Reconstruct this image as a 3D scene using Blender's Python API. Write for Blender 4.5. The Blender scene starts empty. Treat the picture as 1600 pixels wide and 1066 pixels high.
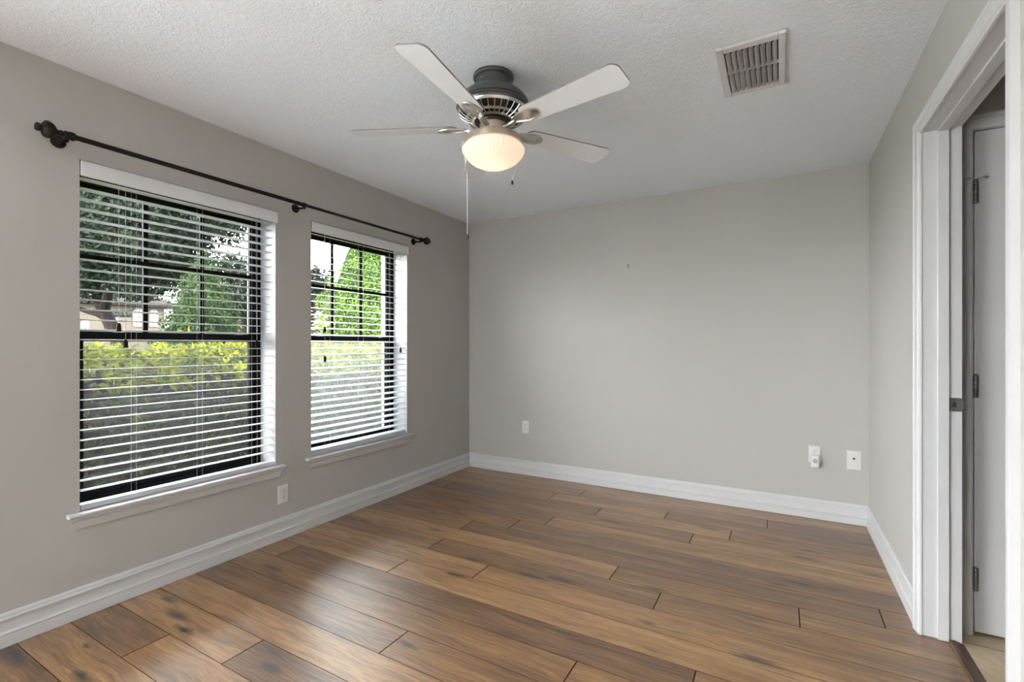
import bpy, math, random
from mathutils import Vector, Matrix

random.seed(7)
scene = bpy.context.scene
COL = scene.collection
R = math.radians

# ------------------------------------------------------------------ camera
F_PX = 742.61
CAM = Vector((2.7298, -3.9586, 1.2190))
YAW = 0.514004
cam_data = bpy.data.cameras.new('camera')
cam_data.sensor_width = 36.0
cam_data.lens = F_PX / 1600.0 * 36.0
cam_data.shift_y = (539.43 - 533.0) / 1600.0
cam_data.clip_start = 0.02
cam_data.clip_end = 300.0
cam = bpy.data.objects.new('camera', cam_data)
cam.location = CAM
cam.rotation_euler = (R(90), 0, YAW)
COL.objects.link(cam)
scene.camera = cam

# ------------------------------------------------------------------ view, sky and sun
SKY = 21.0
SUN = 27.0
EXPOSURE = 0.84
scene.view_settings.view_transform = 'Standard'
scene.view_settings.look = 'None'
scene.view_settings.exposure = EXPOSURE
scene.view_settings.gamma = 1.0
scene.view_settings.use_curve_mapping = False

world = bpy.data.worlds.new('world')
scene.world = world
world.use_nodes = True
wn = world.node_tree
wn.nodes.clear()
wo = wn.nodes.new('ShaderNodeOutputWorld')
wb = wn.nodes.new('ShaderNodeBackground')
wtc = wn.nodes.new('ShaderNodeTexCoord')
wsep = wn.nodes.new('ShaderNodeSeparateXYZ')
wramp = wn.nodes.new('ShaderNodeValToRGB')
wels = wramp.color_ramp.elements
wels.new(0.45)
wels.new(0.72)
for e_, (p_, k_, c_) in zip(wels, ((0.0, 0.75, (0.97, 0.98, 1.0)), (0.45, 1.2, (0.95, 0.97, 1.0)), (0.72, 0.62, (0.84, 0.91, 1.0)), (1.0, 0.36, (0.74, 0.85, 1.0)))):
    e_.position = p_
    e_.color = (c_[0] * k_, c_[1] * k_, c_[2] * k_, 1)
wn.links.new(wtc.outputs['Generated'], wsep.inputs[0])
wn.links.new(wsep.outputs['Z'], wramp.inputs[0])
wn.links.new(wramp.outputs['Color'], wb.inputs['Color'])
wb.inputs['Strength'].default_value = SKY
wn.links.new(wb.outputs[0], wo.inputs['Surface'])

sun_d = bpy.data.lights.new('sun', 'SUN')
sun_d.energy = SUN
sun_d.angle = R(0.6)
sun_d.color = (1.0, 0.985, 0.955)
sun = bpy.data.objects.new('sun', sun_d)
sun.rotation_euler = Vector((0.2, 0.68, -0.70)).to_track_quat('-Z', 'Y').to_euler()
sun.location = (-5, -8, 9)
COL.objects.link(sun)

W, H, YR = 3.247, 2.44, -7.2       # room width, height, rear wall
WIN = [(-3.058, -2.111), (-1.854, -0.917)]   # window openings along the left wall
WZ0, WZ1 = 0.474, 2.052
SIDE = (-5.95, -4.15, 0.12, 2.25)      # unseen opening added behind the camera to let in fill daylight


def portal(name, loc, rot, sx, sy):
    d = bpy.data.lights.new(name, 'AREA')
    d.shape = 'RECTANGLE'
    d.size, d.size_y = sx, sy
    d.cycles.is_portal = True
    o = bpy.data.objects.new(name, d)
    o.location = loc
    o.rotation_euler = rot
    COL.objects.link(o)
    return o


for (a, b) in WIN:
    portal('window_portal', (-0.345, (a + b) / 2, (WZ0 + WZ1) / 2), (0, R(-90), 0), WZ1 - WZ0, b - a)
portal('side_fill_portal', (-0.345, (SIDE[0] + SIDE[1]) / 2, (SIDE[2] + SIDE[3]) / 2), (0, R(-90), 0), SIDE[3] - SIDE[2], SIDE[1] - SIDE[0])
REAR_X0, REAR_X1, REAR_Z1 = 0.25, 1.30, 2.20  # unseen rear opening, added to light the room from behind
portal('rear_fill_portal', ((REAR_X0 + REAR_X1) / 2, YR - 0.25, REAR_Z1 / 2), (R(90), 0, 0), REAR_X1 - REAR_X0, REAR_Z1)


# ------------------------------------------------------------------ mesh helpers
class MB:
    """collects shapes; build() links them as ONE mesh object"""
    def __init__(self):
        self.v, self.f, self.m = [], [], []

    def add(self, vs, fs, mi=0):
        o = len(self.v)
        self.v += [tuple(p) for p in vs]
        self.f += [tuple(i + o for i in f) for f in fs]
        self.m += [mi] * len(fs)
        return self

    def box(self, lo, hi, mi=0, mat=None):
        x0, y0, z0 = lo
        x1, y1, z1 = hi
        vs = [(x0, y0, z0), (x1, y0, z0), (x1, y1, z0), (x0, y1, z0),
              (x0, y0, z1), (x1, y0, z1), (x1, y1, z1), (x0, y1, z1)]
        if mat is not None:
            vs = [mat @ Vector(p) for p in vs]
        return self.add(vs, [(0, 3, 2, 1), (4, 5, 6, 7), (0, 1, 5, 4), (1, 2, 6, 5), (2, 3, 7, 6), (3, 0, 4, 7)], mi)

    def lathe(self, prof, n=32, mat=None, mi=0, cap=True, scallop=0, amp=0.0, arange=None):
        """prof: (radius, height) pairs, turned about local Z"""
        vs, fs = [], []
        for (r, z) in prof:
            for k in range(n):
                a = 2 * math.pi * k / n
                rr = r
                if scallop and (arange is None or arange[0] <= z <= arange[1]):
                    rr = r * (1 + amp * math.cos(scallop * a))
                p = Vector((rr * math.cos(a), rr * math.sin(a), z))
                vs.append(mat @ p if mat is not None else p)
        m = len(prof)
        for i in range(m - 1):
            for k in range(n):
                k2 = (k + 1) % n
                fs.append((i * n + k, i * n + k2, (i + 1) * n + k2, (i + 1) * n + k))
        if cap:
            fs.append(tuple(range(n - 1, -1, -1)))
            fs.append(tuple((m - 1) * n + k for k in range(n)))
        return self.add(vs, fs, mi)

    def tube(self, pts, rad, n=8, mi=0):
        pts = [Vector(p) for p in pts]
        rads = rad if isinstance(rad, (list, tuple)) else [rad] * len(pts)
        vs, fs = [], []
        up = None
        for i, p in enumerate(pts):
            t = (pts[min(i + 1, len(pts) - 1)] - pts[max(i - 1, 0)]).normalized()
            if up is None:
                up = Vector((0, 0, 1)) if abs(t.z) < 0.9 else Vector((1, 0, 0))
            s = t.cross(up)
            if s.length < 1e-6:
                s = t.cross(Vector((0, 1, 0)))
            s.normalize()
            u = s.cross(t).normalized()
            up = u
            for k in range(n):
                a = 2 * math.pi * k / n
                vs.append(p + (s * math.cos(a) + u * math.sin(a)) * rads[i])
        for i in range(len(pts) - 1):
            for k in range(n):
                k2 = (k + 1) % n
                fs.append((i * n + k, i * n + k2, (i + 1) * n + k2, (i + 1) * n + k))
        fs.append(tuple(range(n - 1, -1, -1)))
        fs.append(tuple((len(pts) - 1) * n + k for k in range(n)))
        return self.add(vs, fs, mi)

    def sweep(self, prof, frames, mi=0, closed=True):
        """prof: 2-D points; frames: list of functions (a, b) -> point, one per station"""
        n = len(prof)
        vs, fs = [], []
        for fr in frames:
            vs += [fr(a, b) for (a, b) in prof]
        for i in range(len(frames) - 1):
            for k in range(n if closed else n - 1):
                k2 = (k + 1) % n
                fs.append((i * n + k, i * n + k2, (i + 1) * n + k2, (i + 1) * n + k))
        if closed:
            fs.append(tuple(range(n - 1, -1, -1)))
            fs.append(tuple((len(frames) - 1) * n + k for k in range(n)))
        return self.add(vs, fs, mi)

    def build(self, name, mats, parent=None, loc=None, bevel=0, smooth=True, fix=True, angle=35):
        me = bpy.data.meshes.new(name)
        off = Vector(loc) if loc is not None else Vector((0, 0, 0))
        me.from_pydata([tuple(Vector(p) - off) for p in self.v], [], self.f)
        mats = mats if isinstance(mats, (list, tuple)) else [mats]
        for m in mats:
            me.materials.append(m)
        for p, mi in zip(me.polygons, self.m):
            p.material_index = mi
        if fix:
            import bmesh
            bm = bmesh.new()
            bm.from_mesh(me)
            bmesh.ops.recalc_face_normals(bm, faces=bm.faces)
            bm.to_mesh(me)
            bm.free()
        if smooth:
            me.polygons.foreach_set('use_smooth', [True] * len(me.polygons))
            me.set_sharp_from_angle(angle=R(angle))
        me.update()
        o = bpy.data.objects.new(name, me)
        COL.objects.link(o)
        if loc is not None:
            o.location = loc
        if parent is not None:
            o.parent = parent
            if loc is None:
                o.location = -parent.location if parent.parent is None else (0, 0, 0)
            else:
                o.location = Vector(loc) - parent.location if parent.parent is None else loc
            if parent.parent is not None:
                # a sub-part: express world coordinates under a translated chain
                base = Vector((0, 0, 0))
                q = parent
                while q is not None:
                    base += q.location
                    q = q.parent
                o.location = (Vector(loc) if loc is not None else Vector((0, 0, 0))) - base
        if bevel:
            bv = o.modifiers.new('bevel', 'BEVEL')
            bv.width = bevel
            bv.segments = 2
            bv.limit_method = 'ANGLE'
            bv.angle_limit = R(40)
            bv.harden_normals = False
        return o


def tag(o, label=None, cat=None, group=None, kind=None):
    if label: o['label'] = label
    if cat: o['category'] = cat
    if group: o['group'] = group
    if kind: o['kind'] = kind
    return o


def empty(name, loc, label=None, cat=None, group=None, kind=None):
    o = bpy.data.objects.new(name, None)
    o.empty_display_size = 0.1
    o.location = loc
    COL.objects.link(o)
    return tag(o, label, cat, group, kind)


# ------------------------------------------------------------------ material helpers
class NT:
    def __init__(self, name):
        self.mat = bpy.data.materials.new(name)
        self.mat.use_nodes = True
        self.t = self.mat.node_tree
        self.bsdf = self.t.nodes['Principled BSDF']
        self.out = self.t.nodes['Material Output']

    def n(self, kind, **kw):
        nd = self.t.nodes.new(kind)
        for k, v in kw.items():
            if hasattr(nd, k):
                setattr(nd, k, v)
        return nd

    def l(self, a, b):
        self.t.links.new(a, b)

    def math(self, op, a, b=None, clamp=False):
        nd = self.n('ShaderNodeMath', operation=op)
        nd.use_clamp = clamp
        for i, x in enumerate((a, b)):
            if x is None:
                continue
            if isinstance(x, (int, float)):
                nd.inputs[i].default_value = x
            else:
                self.l(x, nd.inputs[i])
        return nd.outputs[0]

    def vmath(self, op, a, b=None):
        nd = self.n('ShaderNodeVectorMath', operation=op)
        for i, x in enumerate((a, b)):
            if x is None:
                continue
            if isinstance(x, (tuple, list)):
                nd.inputs[i].default_value = x
            else:
                self.l(x, nd.inputs[i])
        return nd

    def noise(self, vec, scale, detail=4, rough=0.55, dist=0.0):
        nd = self.n('ShaderNodeTexNoise')
        nd.inputs['Scale'].default_value = scale
        nd.inputs['Detail'].default_value = detail
        nd.inputs['Roughness'].default_value = rough
        nd.inputs['Distortion'].default_value = dist
        if vec is not None:
            self.l(vec, nd.inputs['Vector'])
        return nd

    def ramp(self, fac, stops):
        nd = self.n('ShaderNodeValToRGB')
        els = nd.color_ramp.elements
        while len(els) < len(stops):
            els.new(0.5)
        for e, (p, c) in zip(els, stops):
            e.position = p
            e.color = (c[0], c[1], c[2], 1) if not isinstance(c, (int, float)) else (c, c, c, 1)
        self.l(fac, nd.inputs[0])
        return nd.outputs[0]

    def mix(self, fac, a, b, mode='MIX'):
        nd = self.n('ShaderNodeMix', data_type='RGBA', blend_type=mode)
        for sock, x in ((nd.inputs[0], fac), (nd.inputs[6], a), (nd.inputs[7], b)):
            if isinstance(x, (int, float)):
                sock.default_value = x
            elif isinstance(x, (tuple, list)):
                sock.default_value = (x[0], x[1], x[2], 1)
            else:
                self.l(x, sock)
        return nd.outputs[2]

    def bump(self, height, strength, distance):
        nd = self.n('ShaderNodeBump')
        nd.inputs['Strength'].default_value = strength
        nd.inputs['Distance'].default_value = distance
        self.l(height, nd.inputs['Height'])
        self.l(nd.outputs[0], self.bsdf.inputs['Normal'])
        return nd

    def setp(self, col=None, rough=None, metal=None, spec=None):
        b = self.bsdf.inputs
        if col is not None:
            b['Base Color'].default_value = (col[0], col[1], col[2], 1)
        if rough is not None: b['Roughness'].default_value = rough
        if metal is not None: b['Metallic'].default_value = metal
        if spec is not None: b['Specular IOR Level'].default_value = spec
        return self


def coords(nt):
    return nt.n('ShaderNodeTexCoord').outputs['Object']


def simple(name, col, rough=0.5, metal=0.0, spec=0.5, vary=0.06, scale=30.0, bump=0.0, dist=0.001):
    """plain procedural material with a slight mottling of its own colour"""
    nt = NT(name).setp(col, rough, metal, spec)
    c = coords(nt)
    nz = nt.noise(c, scale, 3)
    lo = tuple(x * (1 - vary) for x in col)
    hi = tuple(min(1, x * (1 + vary)) for x in col)
    nt.l(nt.ramp(nz.outputs['Fac'], [(0.3, lo), (0.7, hi)]), nt.bsdf.inputs['Base Color'])
    if bump:
        nt.bump(nz.outputs['Fac'], bump, dist)
    return nt.mat


def wall_mat():
    nt = NT('wall_paint').setp(rough=0.62, spec=0.35)
    c = coords(nt)
    big = nt.noise(c, 1.3, 2)
    nt.l(nt.ramp(big.outputs['Fac'], [(0.3, (0.440, 0.430, 0.408)), (0.7, (0.455, 0.445, 0.423))]), nt.bsdf.inputs['Base Color'])
    fine = nt.noise(c, 170, 3, 0.5)
    nt.bump(fine.outputs['Fac'], 0.22, 0.0015)
    return nt.mat


def ceiling_mat():
    nt = NT('ceiling_texture').setp(rough=0.75, spec=0.2)
    c = coords(nt)
    a = nt.noise(c, 46, 4, 0.6, 1.4)
    b = nt.noise(c, 110, 3, 0.5, 0.6)
    ra = nt.ramp(a.outputs['Fac'], [(0.42, 0.0), (0.60, 1.0)])
    h = nt.math('ADD', nt.math('MULTIPLY', ra, 0.8), nt.math('MULTIPLY', b.outputs['Fac'], 0.5))
    nt.l(nt.ramp(a.outputs['Fac'], [(0.3, (0.80, 0.845, 0.90)), (0.7, (0.82, 0.865, 0.92))]), nt.bsdf.inputs['Base Color'])
    nt.bump(h, 0.42, 0.006)
    return nt.mat


KNOTS = [(0.122, -3.294, 1.6), (0.173, -2.781, 1.0), (0.365, -2.834, 1.4), (0.511, -2.878, 1.1), (0.488, -3.216, 1.0),
         (0.279, -3.129, .6), (1.059, -2.841, 1.1), (0.316, -2.34, 1.3), (0.109, -1.254, 1.1), (0.224, -1.597, 1.2),
         (0.574, -0.904, 1.0), (0.615, -1.085, .8), (0.701, -1.152, 1.1), (0.813, -0.973, 1.0), (0.546, -1.24, .7),
         (0.745, -1.475, 1.0), (1.206, -1.718, 1.0), (1.218, -1.912, 1.0), (1.577, -1.718, 1.5), (1.746, -1.684, 1.4),
         (1.409, -2.484, .9), (1.712, -0.761, 1.3), (2.321, -0.565, 1.0), (2.184, -1.535, 1.0), (2.223, -1.85, .7),
         (2.647, -1.892, 1.3), (2.841, -0.77, 1.4), (2.89, -0.645, 1.0), (2.809, -1.124, 1.2), (2.709, -1.187, .9), (3.157, -0.823, .8)]


def floor_mat():
    nt = NT('oak_planks').setp(rough=0.5, spec=0.1)
    nt.bsdf.inputs['Coat Weight'].default_value = 1.0
    nt.bsdf.inputs['Coat Roughness'].default_value = 0.37
    nt.bsdf.inputs['Coat IOR'].default_value = 2.1
    c = coords(nt)
    at = nt.n('ShaderNodeAttribute')
    at.attribute_name = 'plank'
    sep = nt.n('ShaderNodeSeparateColor')
    nt.l(at.outputs['Color'], sep.inputs[0])
    pr, pg, pb = sep.outputs
    # each plank takes its own piece of the grain
    off = nt.n('ShaderNodeCombineXYZ')
    nt.l(nt.math('MULTIPLY', pr, 37.0), off.inputs[0])
    nt.l(nt.math('MULTIPLY', pg, 23.0), off.inputs[1])
    v = nt.vmath('ADD', c, off.outputs[0]).outputs[0]
    warp = nt.noise(nt.vmath('MULTIPLY', v, (1.6, 5.0, 1)).outputs[0], 1.6, 2)
    wv = nt.n('ShaderNodeCombineXYZ')
    nt.l(nt.math('MULTIPLY', nt.math('SUBTRACT', warp.outputs['Fac'], 0.5), 0.075), wv.inputs[1])
    v2 = nt.vmath('ADD', v, wv.outputs[0]).outputs[0]
    broad = nt.noise(nt.vmath('MULTIPLY', v2, (1.1, 15.0, 1)).outputs[0], 1.0, 3, 0.6)
    grain = nt.noise(nt.vmath('MULTIPLY', v2, (4.0, 95.0, 1)).outputs[0], 1.0, 6, 0.72)
    fleck = nt.noise(nt.vmath('MULTIPLY', v2, (13.0, 190.0, 1)).outputs[0], 1.0, 3, 0.6)
    streak = nt.noise(nt.vmath('MULTIPLY', v2, (2.6, 48.0, 1)).outputs[0], 1.0, 3, 0.6)
    tone = nt.math('ADD', nt.math('MULTIPLY', broad.outputs['Fac'], 0.42), nt.math('MULTIPLY', grain.outputs['Fac'], 0.58))
    tone = nt.math('ADD', tone, nt.math('MULTIPLY', nt.math('SUBTRACT', pb, 0.5), 0.13))
    colr = nt.ramp(tone, [(0.35, (0.058, 0.024, 0.008)), (0.45, (0.165, 0.075, 0.022)), (0.54, (0.285, 0.142, 0.045)), (0.66, (0.460, 0.264, 0.108))])
    # pores and dark streaks
    fl = nt.ramp(fleck.outputs['Fac'], [(0.30, 0.50), (0.42, 1.0)])
    st = nt.ramp(streak.outputs['Fac'], [(0.30, 0.30), (0.40, 1.0)])
    colr = nt.mix(1.0, colr, fl, 'MULTIPLY')
    colr = nt.mix(1.0, colr, st, 'MULTIPLY')
    # knots
    kn = nt.noise(c, 26, 3, 0.6)
    kw = nt.vmath('MULTIPLY', nt.vmath('SUBTRACT', kn.outputs['Color'], (0.5, 0.5, 0.5)).outputs[0], (0.060, 0.028, 0)).outputs[0]
    kc = nt.vmath('ADD', c, kw).outputs[0]
    mask = None
    for (kx, ky, ks) in KNOTS:
        d = nt.vmath('MULTIPLY', nt.vmath('SUBTRACT', kc, (kx, ky, 0)).outputs[0], (1 / (0.060 * ks), 1 / (0.0155 * ks), 0))
        ln = nt.vmath('LENGTH', d.outputs[0]).outputs['Value']
        mask = ln if mask is None else nt.math('MINIMUM', mask, ln)
    kd = nt.ramp(nt.math('MULTIPLY', mask, 0.25), [(0.08, 0.06), (0.17, 0.34), (0.36, 1.0)])
    colr = nt.mix(1.0, colr, kd, 'MULTIPLY')
    nt.l(colr, nt.bsdf.inputs['Base Color'])
    nt.l(nt.ramp(grain.outputs['Fac'], [(0.3, 0.53), (0.7, 0.45)]), nt.bsdf.inputs['Roughness'])
    scr = nt.noise(nt.vmath('MULTIPLY', v, (5.0, 16.0, 1)).outputs[0], 1.0, 2)
    hgt = nt.math('ADD', nt.math('MULTIPLY', grain.outputs['Fac'], 0.30), nt.math('MULTIPLY', scr.outputs['Fac'], 0.7))
    nt.bump(hgt, 0.22, 0.004)
    return nt.mat


def wood_strip_mat():
    nt = NT('stained_oak_strip').setp(rough=0.38)
    c = coords(nt)
    g = nt.noise(nt.vmath('MULTIPLY', c, (60, 4, 1)).outputs[0], 1.0, 4, 0.6)
    nt.l(nt.ramp(g.outputs['Fac'], [(0.3, (0.06, 0.03, 0.014)), (0.7, (0.16, 0.085, 0.042))]), nt.bsdf.inputs['Base Color'])
    nt.bump(g.outputs['Fac'], 0.1, 0.001)
    return nt.mat


def tile_mat():
    nt = NT('hall_tile').setp(rough=0.35)
    c = coords(nt)
    n1 = nt.noise(c, 7, 5, 0.65, 0.8)
    col = nt.ramp(n1.outputs['Fac'], [(0.3, (0.46, 0.35, 0.21)), (0.7, (0.70, 0.57, 0.39))])
    br = nt.n('ShaderNodeTexBrick')
    br.offset = 0.0
    br.inputs['Scale'].default_value = 1.0
    br.inputs['Brick Width'].default_value = 0.45
    br.inputs['Row Height'].default_value = 0.45
    br.inputs['Mortar Size'].default_value = 0.004
    br.inputs['Color1'].default_value = (1, 1, 1, 1)
    br.inputs['Color2'].default_value = (1, 1, 1, 1)
    br.inputs['Mortar'].default_value = (0.5, 0.45, 0.4, 1)
    nt.l(c, br.inputs['Vector'])
    nt.l(nt.mix(1.0, col, br.outputs['Color'], 'MULTIPLY'), nt.bsdf.inputs['Base Color'])
    return nt.mat


def glass_mat():
    """thin window pane: clear with a Fresnel reflection"""
    nt = NT('window_glass')
    nt.t.nodes.remove(nt.bsdf)
    tr = nt.n('ShaderNodeBsdfTransparent')
    tr.inputs[0].default_value = (0.90, 0.93, 0.92, 1)
    gl = nt.n('ShaderNodeBsdfGlossy')
    gl.inputs['Roughness'].default_value = 0.01
    fr = nt.n('ShaderNodeFresnel')
    fr.inputs[0].default_value = 1.45
    mx = nt.n('ShaderNodeMixShader')
    nt.l(nt.math('MULTIPLY', fr.outputs[0], 1.6, True), mx.inputs[0])
    nt.l(tr.outputs[0], mx.inputs[1])
    nt.l(gl.outputs[0], mx.inputs[2])
    nt.l(mx.outputs[0], nt.out.inputs['Surface'])
    return nt.mat


def screen_mat(name, cover, thread, back):
    """insect mesh, far finer than a pixel: part see-through, part grey thread"""
    nt = NT(name)
    nt.t.nodes.remove(nt.bsdf)
    tr = nt.n('ShaderNodeBsdfTransparent')
    df = nt.n('ShaderNodeBsdfDiffuse')
    df.inputs[0].default_value = thread
    tl = nt.n('ShaderNodeBsdfTranslucent')
    tl.inputs[0].default_value = back
    ad = nt.n('ShaderNodeAddShader')
    nt.l(df.outputs[0], ad.inputs[0])
    nt.l(tl.outputs[0], ad.inputs[1])
    mx = nt.n('ShaderNodeMixShader')
    mx.inputs[0].default_value = cover
    nt.l(tr.outputs[0], mx.inputs[1])
    nt.l(ad.outputs[0], mx.inputs[2])
    nt.l(mx.outputs[0], nt.out.inputs['Surface'])
    return nt.mat


def leaf_mat(name, dark, light, back=0.35, scale=9.0):
    nt = NT(name)
    nt.t.nodes.remove(nt.bsdf)
    c = coords(nt)
    nz = nt.noise(c, scale, 3)
    at = nt.n('ShaderNodeAttribute')
    at.attribute_name = 'leaf'
    f = nt.math('ADD', nt.math('MULTIPLY', nz.outputs['Fac'], 0.5), nt.math('MULTIPLY', at.outputs['Fac'], 0.5))
    col = nt.ramp(f, [(0.25, dark), (0.75, light)])
    df = nt.n('ShaderNodeBsdfDiffuse')
    tl = nt.n('ShaderNodeBsdfTranslucent')
    gl = nt.n('ShaderNodeBsdfGlossy')
    gl.inputs['Roughness'].default_value = 0.45
    gl.inputs['Color'].default_value = (0.5, 0.5, 0.5, 1)
    nt.l(col, df.inputs[0])
    nt.l(col, tl.inputs[0])
    m1 = nt.n('ShaderNodeMixShader')
    m1.inputs[0].default_value = back
    nt.l(df.outputs[0], m1.inputs[1])
    nt.l(tl.outputs[0], m1.inputs[2])
    m2 = nt.n('ShaderNodeMixShader')
    m2.inputs[0].default_value = 0.010
    nt.l(m1.outputs[0], m2.inputs[1])
    nt.l(gl.outputs[0], m2.inputs[2])
    nt.l(m2.outputs[0], nt.out.inputs['Surface'])
    return nt.mat


def bowl_mat():
    """frosted ribbed glass of the lit lamp: passes the bulb's light and glows most near the bulb"""
    nt = NT('frosted_lamp_glass')
    nt.t.nodes.remove(nt.bsdf)
    df = nt.n('ShaderNodeBsdfDiffuse')
    df.inputs[0].default_value = (0.80, 0.78, 0.74, 1)
    tl = nt.n('ShaderNodeBsdfTranslucent')
    tl.inputs[0].default_value = (0.80, 0.72, 0.60, 1)
    gl = nt.n('ShaderNodeBsdfGlossy')
    gl.inputs['Roughness'].default_value = 0.25
    m1 = nt.n('ShaderNodeMixShader')
    m1.inputs[0].default_value = 0.55
    nt.l(df.outputs[0], m1.inputs[1])
    nt.l(tl.outputs[0], m1.inputs[2])
    m2 = nt.n('ShaderNodeMixShader')
    m2.inputs[0].default_value = 0.05
    nt.l(m1.outputs[0], m2.inputs[1])
    nt.l(gl.outputs[0], m2.inputs[2])
    em = nt.n('ShaderNodeEmission')
    em.inputs[0].default_value = (1.0, 0.86, 0.70, 1)
    em.inputs[1].default_value = 0.13
    ad = nt.n('ShaderNodeAddShader')
    nt.l(m2.outputs[0], ad.inputs[0])
    nt.l(em.outputs[0], ad.inputs[1])
    nt.l(ad.outputs[0], nt.out.inputs['Surface'])
    return nt.mat


M = {}
M['wall'] = wall_mat()
M['ceiling'] = ceiling_mat()
M['floor'] = floor_mat()
M['joint'] = simple('dark_plank_edge', (0.060, 0.030, 0.013), 0.7, spec=0.1, vary=0.2)
M['strip'] = wood_strip_mat()
M['tile'] = tile_mat()
M['trim'] = simple('white_trim_paint', (0.59, 0.595, 0.605), 0.38, vary=0.015, scale=8)
M['reveal'] = simple('white_reveal_paint', (0.54, 0.54, 0.55), 0.5, vary=0.015, scale=8)
M['blind'] = simple('white_blind', (0.56, 0.57, 0.59), 0.42, spec=0.2, vary=0.015, scale=14)
M['valance'] = simple('white_valance', (0.72, 0.73, 0.75), 0.35, vary=0.015, scale=14)
M['cord'] = simple('white_cord', (0.48, 0.48, 0.48), 0.8, vary=0.05)
M['bronze'] = simple('dark_bronze_aluminium', (0.0055, 0.005, 0.005), 0.6, 0.0, spec=0.08, vary=0.1)
M['bead'] = simple('white_glazing_bead', (0.78, 0.78, 0.76), 0.5, vary=0.02)
M['glass'] = glass_mat()
M['screen'] = screen_mat('insect_mesh', 0.24, (0.05, 0.05, 0.048, 1), (0.03, 0.03, 0.03, 1))
M['screen_sunlit'] = screen_mat('sunlit_insect_mesh', 0.42, (0.15, 0.16, 0.155, 1), (0.09, 0.095, 0.09, 1))  # bright haze of the lit mesh put into paler, denser thread
M['rod'] = simple('oil_rubbed_bronze', (0.009, 0.0065, 0.005), 0.42, 0.0, spec=0.22, vary=0.25, scale=60)
M['tassel'] = simple('dark_wood_tassel', (0.010, 0.005, 0.003), 0.5, spec=0.1, vary=0.2)
M['pewter'] = simple('pewter_metal', (0.105, 0.106, 0.108), 0.32, 0.7, vary=0.05, scale=20)
M['blackm'] = simple('black_metal', (0.012, 0.012, 0.013), 0.35, 0.2)
M['nickel'] = simple('brushed_nickel', (0.62, 0.61, 0.60), 0.28, 0.95, vary=0.04, scale=40)
M['warmnickel'] = simple('warm_brushed_nickel', (0.60, 0.50, 0.40), 0.30, 0.95, vary=0.05, scale=40)
M['fanwhite'] = simple('white_fan_blade', (0.76, 0.785, 0.82), 0.42, vary=0.015, scale=12)
M['edge'] = simple('grey_blade_edge', (0.22, 0.22, 0.22), 0.5)
M['bowl'] = bowl_mat()
M['plastic'] = simple('white_plastic', (0.66, 0.655, 0.645), 0.35, vary=0.01)
M['slot'] = simple('dark_slot', (0.02, 0.02, 0.02), 0.6)
M['greyplastic'] = simple('grey_plastic', (0.34, 0.34, 0.34), 0.5)
M['vent'] = simple('white_vent_enamel', (0.60, 0.60, 0.60), 0.5, vary=0.02)
M['duct'] = simple('dark_duct', (0.02, 0.02, 0.021), 0.8)
M['hinge'] = simple('aged_steel', (0.20, 0.20, 0.20), 0.40, 0.7, vary=0.15, scale=60)
M['door'] = simple('white_door_paint', (0.56, 0.56, 0.565), 0.42, vary=0.02, scale=5)
M['stucco'] = simple('white_stucco', (0.70, 0.70, 0.68), 0.85, vary=0.05, scale=40, bump=0.3, dist=0.004)

# ------------------------------------------------------------------ the room shell
def wall_holes(name, frame, a0, a1, z0, z1, t0, t1, holes, mats):
    """wall in the (a, z) plane from thickness t0 (room face) to t1, with rectangular holes; frame(a, t, z) -> point"""
    mb = MB()
    As = sorted({a0, a1, *[h[0] for h in holes], *[h[1] for h in holes]})
    Zs = sorted({z0, z1, *[h[2] for h in holes], *[h[3] for h in holes]})
    for i in range(len(As) - 1):
        for j in range(len(Zs) - 1):
            ca, cz = (As[i] + As[i + 1]) / 2, (Zs[j] + Zs[j + 1]) / 2
            if any(h[0] < ca < h[1] and h[2] < cz < h[3] for h in holes):
                continue
            q = [(As[i], Zs[j]), (As[i + 1], Zs[j]), (As[i + 1], Zs[j + 1]), (As[i], Zs[j + 1])]
            mb.add([frame(a, t0, z) for a, z in q], [(0, 1, 2, 3)], 0)
            mb.add([frame(a, t1, z) for a, z in q], [(3, 2, 1, 0)], 2)
    def strip(p, q, mi):
        mb.add([frame(p[0], t0, p[1]), frame(q[0], t0, q[1]), frame(q[0], t1, q[1]), frame(p[0], t1, p[1])], [(0, 1, 2, 3)], mi)
    for (h0, h1, g0, g1) in holes:
        pts = [(h0, g0), (h1, g0), (h1, g1), (h0, g1)]
        for k in range(1 if g0 <= z0 else 0, 4):
            strip(pts[k], pts[(k + 1) % 4], 1)
    pts = [(a0, z0), (a1, z0), (a1, z1), (a0, z1)]
    for k in range(1 if any(h[2] <= z0 for h in holes) else 0, 4):
        strip(pts[k], pts[(k + 1) % 4], 0)
    o = mb.build(name, mats, smooth=False, fix=False)
    return tag(o, kind='structure')


WT = 0.292     # outer wall thickness
DY0, DY1, DZ = -2.262, -1.372, 2.112    # doorway in the right wall
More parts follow.
